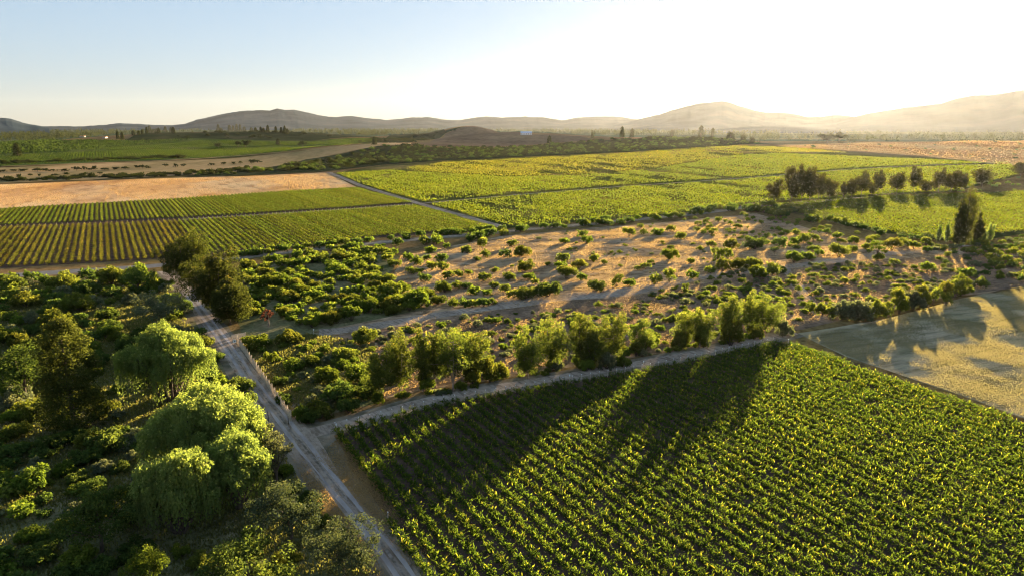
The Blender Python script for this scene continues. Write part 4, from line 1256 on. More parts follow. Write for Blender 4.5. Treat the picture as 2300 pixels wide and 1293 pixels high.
def poplar(H, W, seed, n=5200, leaf=0.22, strands=7):
    r = np.random.default_rng(seed)
    c, t = Bld(), Bld()
    t.tube([(0, 0, -0.1), (0.05, 0, H * 0.5), (0, 0.05, H * 0.96)], [0.35, 0.22, 0.04], 8)
    pf = []
    for i in range(strands):
        a = 2 * PI * i / max(1, strands - 1) + r.uniform(-0.4, 0.4)
        q = 0 if i == 0 else W * 0.5 * r.uniform(0.42, 0.68)
        h0, h1 = H * r.uniform(0.05, 0.16), H * (1 if i == 0 else r.uniform(0.62, 0.93))
        path = limb((q * 0.25 * math.cos(a), q * 0.25 * math.sin(a), h0), (q * 0.5 * math.cos(a), q * 0.5 * math.sin(a), h1), np.array([math.cos(a), math.sin(a), 0]) * q * 0.8, r, 8)
        t.tube(path, np.linspace(0.09, 0.015, 8), 4)
        m = int((h1 - h0) / (W * 0.13))
        for k in range(m):
            u_ = (k + r.uniform(0, 1)) / m
            pc = path[int(u_ * 7)] + r.normal(0, W * 0.05, 3)
            pf.append((pc, W * 0.17 * r.uniform(0.7, 1.3) * (1.1 - 0.55 * u_)))
    for pc, rad in pf:
        pc[2] = max(pc[2], 0.5)
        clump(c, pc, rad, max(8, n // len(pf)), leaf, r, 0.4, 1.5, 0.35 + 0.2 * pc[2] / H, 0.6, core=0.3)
    return c, t


def round_tree(H, W, seed, n=5000, leaf=0.17, m=60, low=0.18, flat=0.85, airy=0.0):
    r = np.random.default_rng(seed)
    c, t = Bld(), Bld()
    t.tube([(0, 0, -0.1), (0.1, 0.05, H * 0.3), (0, 0, H * 0.6)], [0.22, 0.17, 0.08], 7)
    lobes = []
    for i in range(7):
        a = 2 * PI * i / 6 + r.uniform(-0.4, 0.4)
        q = 0 if i == 0 else W * 0.5 * r.uniform(0.35, 0.62)
        lobes.append((q * math.cos(a), q * math.sin(a), H * (r.uniform(0.66, 0.74) if i == 0 else r.uniform(0.35, 0.62)), W * r.uniform(0.2, 0.28)))
    for i in range(m):
        lx, ly, lz, lr = lobes[int(r.integers(7))]
        d = sphere_pts(1, r)[0]
        if d[2] < -0.4:
            d[2] *= -0.5
        pc = np.array([lx, ly, lz]) + d * lr * np.array([1, 1, flat * H / W * 1.05])
        pc[2] = min(max(pc[2], H * low * 0.5), H)
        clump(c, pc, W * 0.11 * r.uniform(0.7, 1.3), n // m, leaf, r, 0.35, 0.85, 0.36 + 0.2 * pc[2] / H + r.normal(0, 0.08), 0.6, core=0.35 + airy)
        if i % 4 == 0:
            t.tube(limb((0, 0, H * 0.2), pc, np.array([0, 0, 0.3]), r, 4), np.linspace(0.07, 0.015, 4), 4)
    return c, t


# eucalyptus row along the farm track, from the road corner eastwards
EUC = [  # base px, base py, top py, width px, leaders, what it looks like
    (854, 893, 785, 46, 2, "thin low eucalyptus at the western end of the farm track row"),
    (899, 882, 750, 52, 4, "ragged eucalyptus with trailing lower leaves, second in the farm track row from the dirt road"),
    (950, 878, 742, 30, 1, "narrow single stemmed eucalyptus left of the tallest clump in the farm track row"),
    (978, 868, 752, 42, 3, "slim eucalyptus pressed against the western side of the tallest clump"),
    (1018, 879, 739, 66, 6, "tallest dark domed eucalyptus with bare trunks, in the farm track row"),
    (1067, 854, 747, 48, 4, "bright edged eucalyptus leaning east from the tallest clump of the row"),
    (1186, 850, 746, 48, 4, "dark lower eucalyptus joined to a bright flat-headed one in the row"),
    (1238, 832, 716, 58, 5, "bright flat-headed eucalyptus rising above its dark western neighbour in the row"),
    (1305, 822, 705, 44, 2, "slender yellow topped eucalyptus west of the slanting bright one in the row"),
    (1330, 824, 738, 44, 3, "short dusty eucalyptus standing between two taller ones in the row"),
    (1374, 808, 705, 56, 4, "slanting bright eucalyptus with an overhanging head in the farm track row"),
    (1443, 791, 724, 44, 3, "small sparse two-headed eucalyptus by itself in the farm track row"),
    (1536, 778, 704, 36, 3, "low pale eucalyptus touching the rounded one in the row"),
    (1572, 780, 688, 44, 4, "rounded thumb shaped eucalyptus in the eastern part of the row"),
    (1635, 767, 664, 42, 4, "oval golden rimmed eucalyptus above a dark bush near the vineyard corner"),
    (1678, 756, 659, 30, 2, "tall thin knobbed eucalyptus between the last two broad ones"),
    (1717, 753, 662, 58, 6, "broad last eucalyptus at the eastern end of the row by the vineyard corner"),
]
for i, (bx, by, ty, w, ld, lab) in enumerate(EUC):
    g = P(bx, by)
    H_, W_ = tall(g, by - ty), metres(g, w) * 1.15
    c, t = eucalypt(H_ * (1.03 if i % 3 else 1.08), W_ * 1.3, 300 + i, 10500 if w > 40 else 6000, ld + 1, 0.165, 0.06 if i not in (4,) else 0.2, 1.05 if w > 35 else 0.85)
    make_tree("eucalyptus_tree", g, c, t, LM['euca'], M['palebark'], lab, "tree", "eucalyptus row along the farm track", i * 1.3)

# three old eucalypts on the dirt road
for i, (bx, by, ty, w, lab) in enumerate([(424, 640, 516, 96, "old brown green eucalyptus standing at the junction with the paved road"),
                                         (489, 706, 560, 112, "old broad eucalyptus in the middle of the roadside three"),
                                         (518, 728, 622, 72, "smaller golden green eucalyptus at the near end of the roadside three")]):
    g = P(bx, by)
    c, t = eucalypt(tall(g, by - ty), metres(g, w) * 1.35, 340 + i, 24000, 9, 0.24, 0.04, 1.7)
    make_tree("old_eucalyptus_tree", g, c, t, LM['euca_dark'], M['bark'], lab, "tree", "old eucalypts beside the dirt road", i * 0.9)

# willows
def willow_lobes(rx, ry, h, seed, n=22, r0=1.2, r1=2.3, reach=0.92, lean=0.0):
    """lumps of a bumpy weeping dome: (x, y, z, radius, rise, drop)"""
    r = np.random.default_rng(seed)
    out = [(lean, 0, h * 0.80, r1, r1 * 0.9, h * 0.55)]
    for i in range(n):
        a = i * 2.399 + r.uniform(-0.3, 0.3)
        q = math.sqrt((i + 0.6) / n)
        z = h * (0.34 + 0.48 * math.sqrt(max(0.0, 1 - q * q * 0.92))) + r.normal(0, 0.05 * h)
        rr = r.uniform(r0, r1) * (1.1 - 0.3 * q)
        out.append((rx * q * math.cos(a) + lean * (1 - q), ry * q * math.sin(a), z, rr, rr * r.uniform(0.8, 1.25), (z + rr * 0.3) * reach * r.uniform(0.55, 1.0)))
    return out


for px_, py_, rx, ry, h, sd, n_, lab in [(385, 900, 7.2, 6.0, 14.6, 401, 26, "round weeping willow with a sunlit dome standing beside the dirt road"),
                                         (476, 1072, 8.2, 5.6, 13.4, 402, 28, "largest weeping willow with a broad yellow head at the road junction"),
                                         (405, 1195, 4.4, 3.4, 10.2, 403, 15, "smaller weeping willow in front of the largest one, green and mostly shaded"),
                                         (540, 1140, 3.6, 3.2, 10.6, 404, 13, "shaded weeping willow nearest the road side, below the largest willow")]:
    g = P(px_, py_)
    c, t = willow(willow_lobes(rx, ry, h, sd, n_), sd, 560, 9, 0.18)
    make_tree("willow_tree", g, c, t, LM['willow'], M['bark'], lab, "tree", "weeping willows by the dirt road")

g = P(168, 962)
c, t = conifer(tall(g, 962 - 728), metres(g, 150), 411, 24000, 0.2)
make_tree("conifer_tree", g, c, t, LM['conifer'], M['bark'], "tall ragged brown green conifer in the dark western scrub", "tree")
g = P(60, 905)
c, t = round_tree(tall(g, 150), metres(g, 130), 412, 5000, 0.2)
make_tree("broadleaf_tree", g, c, t, LM['deep'], M['bark'], "dark shaded broadleaf tree just west of the brown green conifer", "tree")
g = P(362, 735)
c, t = round_tree(tall(g, 90), metres(g, 112), 413, 6000, 0.2)
make_tree("broadleaf_tree", g, c, t, LM['grey'], M['bark'], "blue green broadleaf tree behind the round willow", "tree")
g = P(312, 660)
c, t = round_tree(tall(g, 60), metres(g, 80), 414, 3600, 0.2)
make_tree("broadleaf_tree", g, c, t, LM['deep'], M['bark'], "dark low domed tree by the paved road junction", "tree")
g = P(230, 1238)
c, t = round_tree(tall(g, 150), metres(g, 165), 415, 7000, 0.15)
make_tree("broadleaf_tree", g, c, t, LM['deep'], M['bark'], "dark glossy broadleaf tree with sunlit top tufts, west of the shaded willow", "tree")
g = P(330, 1325)
c, t = round_tree(tall(g, 100), metres(g, 100), 416, 6500, 0.10, 70)
make_tree("round_bush", g, c, t, LM['fresh'], M['bark'], "round bright green bush cut by the near frame edge", "bush")
g = P(655, 1210)
c, t = round_tree(tall(g, 130), metres(g, 150), 417, 7000, 0.14)
make_tree("broadleaf_tree", g, c, t, LM['silver'], M['bark'], "silvery green broadleaf tree beside the dirt road below the junction", "tree")
g = P(772, 1300)
c, t = round_tree(tall(g, 125), metres(g, 160), 418, 7500, 0.12)
make_tree("broadleaf_tree", g, c, t, LM['silver'], M['bark'], "pale tipped bushy tree beside the lowest stretch of the dirt road", "tree")
g = P(622, 1090)
c, t = round_tree(tall(g, 135), metres(g, 76), 419, 4200, 0.12, 50, 0.12, 1.0)
make_tree("broadleaf_tree", g, c, t, LM['grey'], M['bark'], "thin dusty tree squeezed between the largest willow and the junction", "tree")
g = P(560, 1330)
c, t = round_tree(tall(g, 110), metres(g, 210), 420, 5000, 0.16)
make_tree("broadleaf_tree", g, c, t, LM['deep'], M['bark'], "very dark shaded thicket tree between the shaded willow and the near frame edge", "tree")
g = P(603, 733)
c, t = round_tree(tall(g, 46), metres(g, 30), 421, 900, 0.16, 22, 0.6, 0.8)
make_tree("bronze_tree", g, c, t, LM['red'], M['palebark'], "small bronze leaved tree with a pale bare trunk", "tree")
g = P(1970, 578)
c, t = round_tree(tall(g, 40), metres(g, 30), 422, 1200, 0.22, 26)
make_tree("broadleaf_tree", g, c, t, LM['fresh'], M['bark'], "small rounded fresh green tree alone in the thorn scrub", "tree")
g = P(2158, 664)
c, t = round_tree(tall(g, 50), metres(g, 46), 423, 2000, 0.2, 36)
make_tree("broadleaf_tree", g, c, t, LM['olive'], M['bark'], "domed olive tree at the far corner of the grazed pasture", "tree")

# tall dark trees above the right hand vineyard
DARK = [(1738, 455, 405, 32, "lowest rounded tree at the western end of the tall dark row"), (1777, 456, 376, 40, "broad western tree of the tallest dark clump"), (1799, 455, 373, 34, "highest tree in the middle of the tallest dark clump"),
        (1818, 454, 376, 36, "eastern tree of the tallest dark clump"), (1838, 451, 392, 26, "half height tree on the eastern flank of the tallest dark clump"), (1863, 448, 402, 28, "small slanting tree just east of the tallest dark clump"),
        (1894, 447, 410, 20, "thin low tree on the western side of the wedge shaped group"), (1912, 444, 400, 28, "middle tree of the wedge shaped group"), (1934, 442, 387, 28, "tallest tree of the wedge shaped group"),
        (1957, 440, 410, 16, "thin short tree beside the lone oval one"), (1971, 438, 384, 26, "lone oval tree between two gaps of the dark row"), (2014, 432, 388, 34, "slanting rounded tree east of the wide gap in the dark row"),
        (2050, 432, 376, 28, "pointed narrow tree in the eastern half of the dark row"), (2080, 433, 406, 32, "low bushy tree east of the pointed one"), (2108, 432, 379, 28, "thin peaked tree of the eastern pair of crowns"),
        (2136, 432, 384, 34, "broad tree behind the tall poplar"), (2158, 431, 387, 26, "last tree of the dark row behind the poplar tip"), (2205, 419, 379, 42, "separate round dark tree east of the poplar"), (2292, 396, 362, 34, "dark tree at the far eastern end of the brush line")]
DK = []
for q in range(4):
    c, t = eucalypt(1.0 * 20, 11, 440 + q, 7000, [3, 4, 3, 5][q], 0.38, 0.14, 2.0)
    DK.append((c.mesh("crown", [LM['tall_dark']]), t.mesh("trunk", [M['bark']])))
for i, (bx, by, ty, w, lab) in enumerate(DARK):
    g = P(bx, by)
    H_, W_ = tall(g, by - ty), metres(g, w) * 0.98
    o = empty("tall_dark_tree", g, i * 1.7, (W_ / 10, W_ / 10, H_ * 1.06 / 20))
    tag(o, lab, "tree", "tall dark trees across the bright vineyard")
    link("crown", DK[i % 4][0], o)
    link("trunk", DK[i % 4][1], o)

for i, (bx, by, ty, w, lab, st) in enumerate([(2163, 547, 414, 46, "tallest columnar poplar standing over the vineyard edge", 9), (2148, 547, 440, 26, "poplar stem grown against the western side of the tallest poplar", 5), (2193, 545, 476, 26, "half height dark poplar east of the tallest one", 6),
                                         (2107, 541, 503, 13, "thin pale young poplar farthest west of the tallest one", 4), (2125, 543, 494, 17, "pale young poplar close on the western side of the tall pair", 4), (2222, 539, 499, 20, "pale young poplar farthest east of the tall group", 4), (2209, 541, 508, 14, "small pale poplar between the dark one and the easternmost", 3)]):
    g = P(bx, by)
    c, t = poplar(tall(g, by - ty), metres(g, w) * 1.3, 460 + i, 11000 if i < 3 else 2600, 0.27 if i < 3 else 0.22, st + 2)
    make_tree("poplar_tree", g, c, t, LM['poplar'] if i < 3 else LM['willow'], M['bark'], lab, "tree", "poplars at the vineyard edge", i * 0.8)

# lone far trees and pines on the ridges
PINE = []
for q in range(3):
    c, t = conifer(10, 5, 480 + q, 700, 0.55)
    PINE.append((c.mesh("crown", [LM['distant']]), t.mesh("trunk", [M['bark']])))
RND = []
for q in range(2):
    c, t = round_tree(8, 8, 490 + q, 700, 0.55, 26)
    RND.append((c.mesh("crown", [LM['distant']]), t.mesh("trunk", [M['bark']])))


def far_tree(kind, name, bx, by, hpx, wpx, lab, group, k):
    g = P(bx, by)
    hpx, wpx = hpx * 1.45, wpx * 1.2
    me = (PINE if kind == 'pine' else RND)
    me = me[k % len(me)]
    hb, wb = (10, 5) if kind == 'pine' else (8, 8)
    o = empty(name, g, k * 1.9, (metres(g, wpx) / wb, metres(g, wpx) / wb, tall(g, hpx) / hb))
    tag(o, lab, "tree", group)
    link("crown", me[0], o)
    link("trunk", me[1], o)


far_tree('round', "field_tree", 491, 334, 10, 15, "lone round dark tree on the green hill vineyards, farthest west", "lone trees in the hill vineyards", 0)
far_tree('round', "field_tree", 535, 332, 11, 14, "dark tree on the western side of the pair in the hill vineyards", "lone trees in the hill vineyards", 1)
far_tree('round', "field_tree", 552, 332, 13, 20, "wider dark tree on the eastern side of the pair in the hill vineyards", "lone trees in the hill vineyards", 2)
far_tree('pine', "field_tree", 625, 327, 10, 10, "pointed dark tree below the scrubby hill crest", "lone trees in the hill vineyards", 3)
far_tree('pine', "field_tree", 841, 326, 12, 10, "dark tree where the hill road meets the golden knoll", "lone trees in the hill vineyards", 4)
far_tree('round', "field_tree", 680, 333, 12, 14, "dark tree leaning over the gully in the hill vineyards", "lone trees in the hill vineyards", 5)
far_tree('round', "field_tree", 398, 360, 10, 26, "low dark tree clump on the edge below the hill vineyards", "lone trees in the hill vineyards", 6)
far_tree('pine', "field_tree", 40, 352, 20, 15, "pale brown tree in the dark orchard rows", "lone trees in the hill vineyards", 7)
r5 = np.random.default_rng(12)
cr = [(300, 304), (312, 303), (320, 302), (330, 300), (337, 299), (345, 298), (352, 298), (357, 299), (372, 297), (384, 297), (390, 300), (491, 296), (497, 296), (516, 295), (524, 294), (532, 294), (540, 295), (549, 294), (565, 295), (574, 296), (586, 297), (592, 297), (602, 298), (620, 298), (632, 299), (640, 299), (646, 300), (265, 312), (275, 313)]
for k, (x, y) in enumerate(cr):
    west = x < 420
    lab = f"dark pine on the {'western' if west else 'eastern'} crest of the low hill, {nth(k if west else k - 11)} along the line" if k < 27 else f"dark tree at the western foot of the low hill, {nth(k - 27)} from the orchard"
    far_tree('pine', "pine_tree", x, y + 1, r5.uniform(6, 12), r5.uniform(5, 8), lab, "pines along the low hill crest", k)
for k, (x, y, h, w, lab) in enumerate([(1234, 323, 12, 9, "dark pine beside the scrub under the blue roofed shed"), (1397, 309, 16, 10, "tallest pine on the eastern scrub ridge"), (1419, 309, 13, 9, "second pine just east of the tallest one on the ridge"), (1330, 312, 10, 7, "small pine where the bare slope meets the scrub ridge"), (1509, 310, 12, 9, "pointed pine on the ridge near the hazy mountain foot"),
                                       (1574, 310, 18, 12, "broad pine at the eastern ridge end"), (1600, 312, 16, 8, "slim pine next to the broad pine at the ridge end"), (1640, 316, 12, 18, "bushy pine clump below the ridge end"), (1668, 318, 10, 12, "small pine farther down from the ridge end"), (1690, 321, 9, 10, "last small pine where the ridge meets the bright vineyard")]):
    far_tree('pine', "pine_tree", x, y, h, w, lab, "pines on the eastern scrub ridge", k)
for k, (x, y, h, w) in enumerate([(8, 388, 5, 14), (30, 387, 5, 14), (50, 387, 6, 20), (85, 387, 7, 18), (103, 386, 6, 16), (120, 387, 5, 16), (145, 387, 6, 16), (172, 385, 8, 14), (190, 384, 8, 10), (205, 384, 5, 14), (214, 384, 9, 10), (235, 384, 5, 18), (258, 383, 6, 16), (282, 382, 6, 14), (307, 379, 6, 8), (320, 380, 7, 16), (333, 380, 5, 10), (372, 376, 6, 10), (395, 378, 8, 10), (413, 376, 6, 12), (45, 404, 10, 10), (68, 397, 5, 10), (88, 398, 6, 7), (125, 397, 5, 14), (150, 394, 5, 12), (193, 395, 6, 7), (205, 394, 5, 9), (225, 393, 5, 9), (475, 373, 5, 14), (503, 371, 5, 12), (526, 370, 5, 9), (540, 369, 5, 8), (565, 369, 8, 16), (579, 368, 6, 14)]):
    far_tree('round', "field_bush", x, y, h, w, f"dark bush in the dry strip beyond the golden field, {nth(k)} counting from the west", "dark bushes in the dry strip", k)
for k, (x, y, h, w, lab) in enumerate([(1858, 322, 16, 34, "pale hazy tree clump under the sun, wide western half"), (1884, 322, 18, 30, "pale hazy tree clump under the sun, tall eastern half"), (1910, 324, 9, 16, "small pale tree beside the hazy clump under the sun"), (2187, 316, 12, 10, "thin hazy tree on the crest of the golden slope"), (2292, 312, 10, 20, "dark tree at the eastern crest of the golden slope")]):
    far_tree('round', "hazy_tree", x, y, h, w, lab, None, k)

# the wooded plain
b = Bld()
r6 = np.random.default_rng(33)
for (x0, x1, y0, y1, n, hpx) in [(-300, 480, 288, 316, 2300, (12, 28)), (-100, 330, 300, 319, 700, (9, 20)), (640, 1000, 290, 309, 1500, (12, 28)), (1050, 1750, 290, 305, 1800, (12, 28)), (1650, 2500, 290, 318, 1500, (9, 22)), (-300, 2500, 287.5, 292, 1600, (12, 28))]:
    px, py = r6.uniform(x0, x1, n), y0 + (y1 - y0) * r6.random(n) ** 1.2
    G = ground(px, py)
    for g in G:
        if g[2] > 6:
            continue
        h = r6.uniform(*hpx)
        slim = r6.random() < 0.6
        w = h * (r6.uniform(0.16, 0.26) if slim else r6.uniform(0.4, 0.8))
        m = 18
        d = sphere_pts(m, r6) * r6.uniform(0.6, 1, (m, 1))
        c = g + np.array([0, 0, h * 0.52]) + d * np.array([w * 0.5, w * 0.5, h * 0.48])
        b.leaves(c, d + r6.normal(0, 0.5, (m, 3)), h * 0.10 if slim else h * 0.13, 0.8, np.clip(r6.normal(0.4, 0.2, m), 0, 1), r=r6)
tag(link("woodland", b.mesh("woodland", [LM['distant']])), "hazy trees scattered over the distant plain", None, None, "stuff")

# ------------------------------------------------------------------ grasses
def grass(name, polys, n, h, w, mat, label, seed, patch=6.0, thr=-0.4, lean=0.5):
    b = Bld()
    r = np.random.default_rng(seed)
    for pts, share in polys:
        g = px_poly(pts)[:, :2]
        lo, hi = g.min(0), g.max(0)
        k = 0
        m = int(n * share)
        while k < m:
            p = r.uniform(lo, hi, (20000, 2))
            # thinner with distance, as they show smaller
            d = np.hypot(p[:, 0], p[:, 1])
            p = p[(r.random(len(p)) < np.clip((110 / d) ** 1.2, 0, 1)) & inside(g, p[:, 0], p[:, 1])]
            ph = fbm(p[:, 0] / patch, p[:, 1] / patch, seed, 3)
            sel = ph + r.normal(0, 0.3, len(p)) > thr
            p, ph = p[sel][: m - k], ph[sel][: m - k]
            k += max(len(p), 1)
            q = len(p)
            sc = np.clip(np.hypot(p[:, 0], p[:, 1]) / 120, 0.8, 3) ** 0.6
            hh = r.uniform(*h, q) * sc
            c = np.c_[p, hh * 0.45]
            t = np.c_[r.normal(0, lean, (q, 2)), np.ones(q)]
            nrm = np.c_[r.normal(size=(q, 2)), np.full(q, 0.1)]
            b.leaves(c, nrm, hh * 0.6, w, np.clip(r.normal(0.45, 0.2, q) + 0.25 * ph, 0, 1), t=t, r=r)
    o = link(name, b.mesh(name, [mat]))
    return tag(o, label, None, None, "stuff")


PAST = [(1800, 752), (1960, 724), (2150, 674), (2300, 642), (2500, 640), (2500, 1000), (2300, 936), (1900, 798)]
CLEAR = [(900, 575), (1130, 532), (1420, 508), (1700, 484), (1880, 534), (2120, 558), (2300, 562), (2300, 640), (2120, 662), (1800, 730), (1400, 795), (900, 875), (862, 890), (842, 770), (960, 695), (860, 650)]
WEST = [(0, 640), (360, 630), (470, 790), (560, 930), (640, 1020), (690, 1110), (860, 1293), (-100, 1293)]
VERGE = [(770, 975), (740, 1000), (700, 1020), (760, 1070), (850, 1190), (920, 1270), (990, 1293), (1000, 1280), (880, 1130), (790, 1000)]
VERGW = [(640, 1000), (655, 990), (740, 1110), (800, 1190), (870, 1293), (810, 1293), (720, 1150)]
FENCED = [(545, 775), (690, 750), (830, 768), (850, 890), (690, 945), (655, 930)]
grass("pasture_grass", [(PAST, 1)], 150000, (0.06, 0.18), 0.4, LM['sward'], "short grazed grass of the pasture", 61, 4, -0.05, 0.9)
grass("dry_grass", [(CLEAR, 0.62), (VERGE, 0.14), (VERGW, 0.08), (FENCED, 0.16)], 230000, (0.06, 0.17), 0.5, LM['dry'], "dry straw coloured grass of the clearing and verges", 62, 7, -0.1, 0.6)
grass("weeds", [(WEST, 0.85), (FENCED, 0.15)], 120000, (0.2, 0.6), 0.32, LM['weeds'], "rank weeds and grass under the western scrub", 63, 6, -0.3, 0.6)

# ------------------------------------------------------------------ fence, gate, signs, posts
fa, fb = P(533, 770), P(653, 945)
fdir = fb[:2] - fa[:2]
FL = float(np.hypot(*fdir))
fence = empty("paling_fence", (fa[0], fa[1], 0), math.atan2(fdir[1], fdir[0]))
tag(fence, "long weathered paling fence along the east side of the dirt road", "fence")
npan = 21
pl = FL / npan
rf = np.random.default_rng(5)
pan = []
for q in range(3):
    b = Bld()
    k = 0.09
    while k < pl - 0.12:
        hh = rf.uniform(1.6, 1.9)
        b.box((k + 0.05, rf.normal(0, 0.01), hh / 2 + 0.05), (0.11, 0.022, hh), 0, rf.random(), rf.normal(0, 0.04), 0.9)
        k += rf.choice([0.13, 0.13, 0.15, 0.24])
    b.box((pl / 2, 0.04, 0.45), (pl, 0.04, 0.08))
    b.box((pl / 2, 0.04, 1.25), (pl, 0.04, 0.08))
    pan.append(b.mesh("paling_panel", [M['wood']]))
b = Bld()
b.tube([(0, 0, -0.2), (0, 0, 1.0), (0.01, 0, 2.1)], [0.09, 0.085, 0.08], 8)
pm = b.mesh("fence_post", [M['wood']])
for i in range(npan):
    o = link("panel", pan[i % 3], fence)
    o.location = (i * pl, 0.0, 0)
for i in range(npan + 1):
    o = link("post", pm, fence)
    o.location = (i * pl, 0.10, 0)

ga, gb = P(521, 764), P(553, 758)
gd = gb[:2] - ga[:2]
GL = float(np.hypot(*gd))
gate = empty("board_gate", (ga[0], ga[1], 0), math.atan2(gd[1], gd[0]))
tag(gate, "low pale board gate across the sandy track beside the white sign", "gate")
b = Bld()
for k in range(5):
    b.box((GL / 2, 0, 0.35 + k * 0.24), (GL, 0.04, 0.19), 0, rf.random())
link("boards", b.mesh("gate_boards", [M['wood']]), gate)
b = Bld()
for x in (0.06, GL / 2, GL - 0.06):
    b.box((x, -0.04, 0.85), (0.12, 0.04, 1.35))
link("gate_frame", b.mesh("gate_frame", [M['wood']]), gate)

sg = P(531, 779)
sign = empty("gate_sign", (sg[0] - 0.3, sg[1], 0), 0.25)
tag(sign, "small white board sign with a dark mark at the fence start", "sign")
b = Bld()
b.box((0, 0, 1.5), (0.62, 0.04, 0.8))
link("board", b.mesh("sign_board", [M['white']]), sign)
b = Bld()
b.box((0.02, -0.026, 1.46), (0.24, 0.006, 0.26))
b.box((0.0, -0.026, 1.72), (0.36, 0.006, 0.05))
link("mark", b.mesh("sign_mark", [M['ink']]), sign)
b = Bld()
b.tube([(0, 0.06, -0.1), (0, 0.06, 1.85)], [0.05, 0.045], 6)
link("post", b.mesh("sign_post", [M['darkwood']]), sign)


def marker(px, py, h, name, label, dark=False):
    g = P(px, py)
    root = empty(name, g)
    tag(root, label, "post")
    b = Bld()
    b.tube([(0, 0, -0.1), (0.01, 0, h * 0.75)] if not dark else [(0, 0, -0.1), (0.03, 0, h)], [0.06, 0.055], 7)
    link("shaft", b.mesh("shaft", [M['darkwood'] if dark else M['wood']]), root)
    if not dark:
        b = Bld()
        b.box((0.01, 0, h * 0.75 + 0.14), (0.24, 0.20, 0.28), taper=0.9)
        link("cap", b.mesh("cap", [M['white']]), root)


marker(756, 966, 1.3, "marker_post", "white capped marker post at the near vineyard corner by the junction")
marker(603, 946, 1.9, "dark_post", "dark wooden post beside the dirt road opposite the fence end", True)
marker(648, 952, 1.5, "dark_post", "short dark post at the near end of the paling fence", True)
marker(1279, 853, 1.2, "marker_post", "white capped post on the farm track below the flat-headed eucalyptus")
marker(1445, 822, 1.3, "marker_post", "white capped post on the farm track below the sparse two-headed eucalyptus")
marker(705, 752, 1.7, "marker_post", "pale capped post at the mouth of the sandy track")

# ------------------------------------------------------------------ the parked car
cg = P(1412, 497)
car = empty("parked_car", (cg[0], cg[1], 0.04), R(8))
tag(car, "white car parked on the field road behind the bushes", "car")
prof = [(-2.1, 0.35), (-2.12, 0.75), (-1.9, 0.92), (-1.55, 0.98), (1.0, 0.98), (1.75, 0.88), (2.08, 0.72), (2.12, 0.35)]
cab = [(-1.75, 0.97), (-1.35, 1.45), (0.35, 1.48), (1.1, 0.97)]


def extrude(pf, w, w2=None):
    w2 = w if w2 is None else w2
    n = len(pf)
    zmax, zmin = max(p[1] for p in pf), min(p[1] for p in pf)
    hw = [w + (w2 - w) * (p[1] - zmin) / (zmax - zmin) for p in pf]
    v = [(p[0], -h, p[1]) for p, h in zip(pf, hw)] + [(p[0], h, p[1]) for p, h in zip(pf, hw)]
    q = [(i, (i + 1) % n, n + (i + 1) % n, n + i) for i in range(n)]
    caps = [(0, i, i + 1) for i in range(1, n - 1)] + [(n, n + i + 1, n + i) for i in range(1, n - 1)]
    return v, q, caps


b = Bld()
v, q, caps = extrude(prof, 0.86, 0.80)
b.add(v, q)
b.f[3].append(np.array(caps)); b.m[3].append(np.zeros(len(caps))); b.t[3].append(np.zeros(len(caps)))
link("body", b.mesh("car_body", [M['white']]), car)
b = Bld()
v, q, caps = extrude(cab, 0.76, 0.62)
b.add(v, q)
b.f[3].append(np.array(caps)); b.m[3].append(np.zeros(len(caps))); b.t[3].append(np.zeros(len(caps)))
link("windows", b.mesh("car_windows", [M['glass']]), car)
b = Bld()
b.box((-0.5, 0, 1.485), (1.65, 1.22, 0.03))
for s in (-1, 1):
    b.tube([(-1.38, s * 0.63, 1.47), (-1.76, s * 0.77, 0.98)], [0.04, 0.04], 5)
    b.tube([(0.36, s * 0.63, 1.47), (1.1, s * 0.77, 0.98)], [0.04, 0.04], 5)
    b.tube([(-0.45, s * 0.63, 1.47), (-0.45, s * 0.77, 0.98)], [0.04, 0.04], 5)
link("roof", b.mesh("car_roof", [M['white']]), car)
b = Bld()
th = np.linspace(0, 2 * PI, 16, endpoint=False)
b.tube([(0, -0.11, 0), (0, 0.11, 0)], [0.33, 0.33], 16)
for yy in (-0.11, 0.11):
    ring = [(0.33 * math.cos(a), yy, 0.33 * math.sin(a)) for a in th] + [(0, yy, 0)]
    b.add(ring, [(i, (i + 1) % 16, 16) for i in range(16)])
wm = b.mesh("tyre", [M['rubber']])
b = Bld()
for yy in (-0.115, 0.115):
    ring = [(0.2 * math.cos(a), yy, 0.2 * math.sin(a)) for a in th] + [(0, yy * 1.08, 0)]
    b.add(ring, [(i, (i + 1) % 16, 16) for i in range(16)])
rm = b.mesh("rim", [M['steel']])
for sx in (-1.35, 1.35):
    for sy in (-0.80, 0.80):
        o = link("wheel", wm, car)
        o.location = (sx, sy, 0.33)
        link("rim", rm, o)

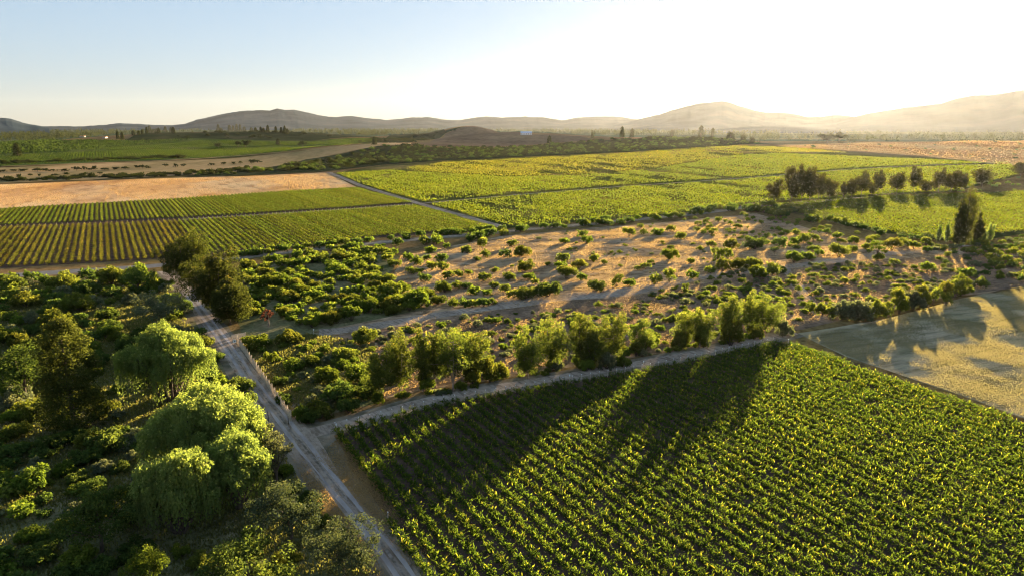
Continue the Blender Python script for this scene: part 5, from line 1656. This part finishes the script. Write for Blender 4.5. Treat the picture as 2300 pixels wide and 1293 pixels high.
# ------------------------------------------------------------------ far buildings
def house(name, px, py, wpx, hpx, dm, label, roofmat, wallmat, barrel=False, rz=0.0):
    g = P(px, py)
    w, h = metres(g, wpx), tall(g, hpx)
    root = empty(name, g, rz)
    tag(root, label, "building")
    b = Bld()
    b.box((0, 0, h * 0.3 - 0.5), (w, dm, h * 0.6 + 1))
    wall = link("wall", b.mesh("wall", [wallmat]), root)
    b = Bld()
    if barrel:
        a = np.linspace(0, PI, 9)
        pf = [(-(dm / 2 + 0.3) * math.cos(t_), h * 0.56 + h * 0.44 * math.sin(t_)) for t_ in a]
        v = [(-w / 2 - 0.3, y, z) for y, z in pf] + [(w / 2 + 0.3, y, z) for y, z in pf]
        b.add(v, [(i, i + 1, 9 + i + 1, 9 + i) for i in range(8)])
        b.add(v[:9] + [(-w / 2 - 0.3, 0, h * 0.56)], [(i, 9, i + 1) for i in range(8)])
        b.add(v[9:] + [(w / 2 + 0.3, 0, h * 0.56)], [(i, i + 1, 9) for i in range(8)])
    else:
        e = 0.5
        v = [(-w / 2 - e, -dm / 2 - e, h * 0.58), (w / 2 + e, -dm / 2 - e, h * 0.58), (w / 2 + e, dm / 2 + e, h * 0.58), (-w / 2 - e, dm / 2 + e, h * 0.58), (-w / 2 - e, 0, h), (w / 2 + e, 0, h)]
        b.add(v, [(0, 1, 5, 4), (2, 3, 4, 5)])
        b.add(v, [(0, 4, 3), (1, 2, 5)])
    link("roof", b.mesh("roof", [roofmat]), root)
    b = Bld()
    k = max(2, int(w / 5))
    for i in range(k):
        b.box(((i + 0.5) / k * w - w / 2, -dm / 2 - 0.02, h * 0.3), (w / k * 0.35, 0.06, h * 0.25))
    link("windows", b.mesh("windows", [M['glass']]), root)


house("farm_shed", 1182, 304, 25, 8, 12, "long farm shed with a pale blue roof on the bare slope crest", M['roofblue'], M['white'], True)
house("farmhouse", 186, 309, 11, 4, 10, "small house with an orange clay roof on the wooded plain", M['tile'], M['plaster'])
house("farmhouse", 236, 311, 7, 4, 9, "smallest clay roofed house among trees at the foot of the low hill", M['tile'], M['plaster'])

# ------------------------------------------------------------------ the air
hz = Bld()
hz.box((0, 0, 330), (36000, 36000, 690))
haze = link("haze", hz.mesh("haze", []))
tag(haze, "pale evening haze lying over the whole valley", None, None, "stuff")
hm, hnt, hout = new_mat("haze_air")
pv = hnt.nodes.new("ShaderNodeVolumePrincipled")
pv.inputs["Color"].default_value = (0.82, 0.86, 0.86, 1)
pv.inputs["Density"].default_value = HAZE_DENSITY
pv.inputs["Anisotropy"].default_value = 0.62
hnt.links.new(pv.outputs[0], hout.inputs["Volume"])
haze.data.materials.append(hm)
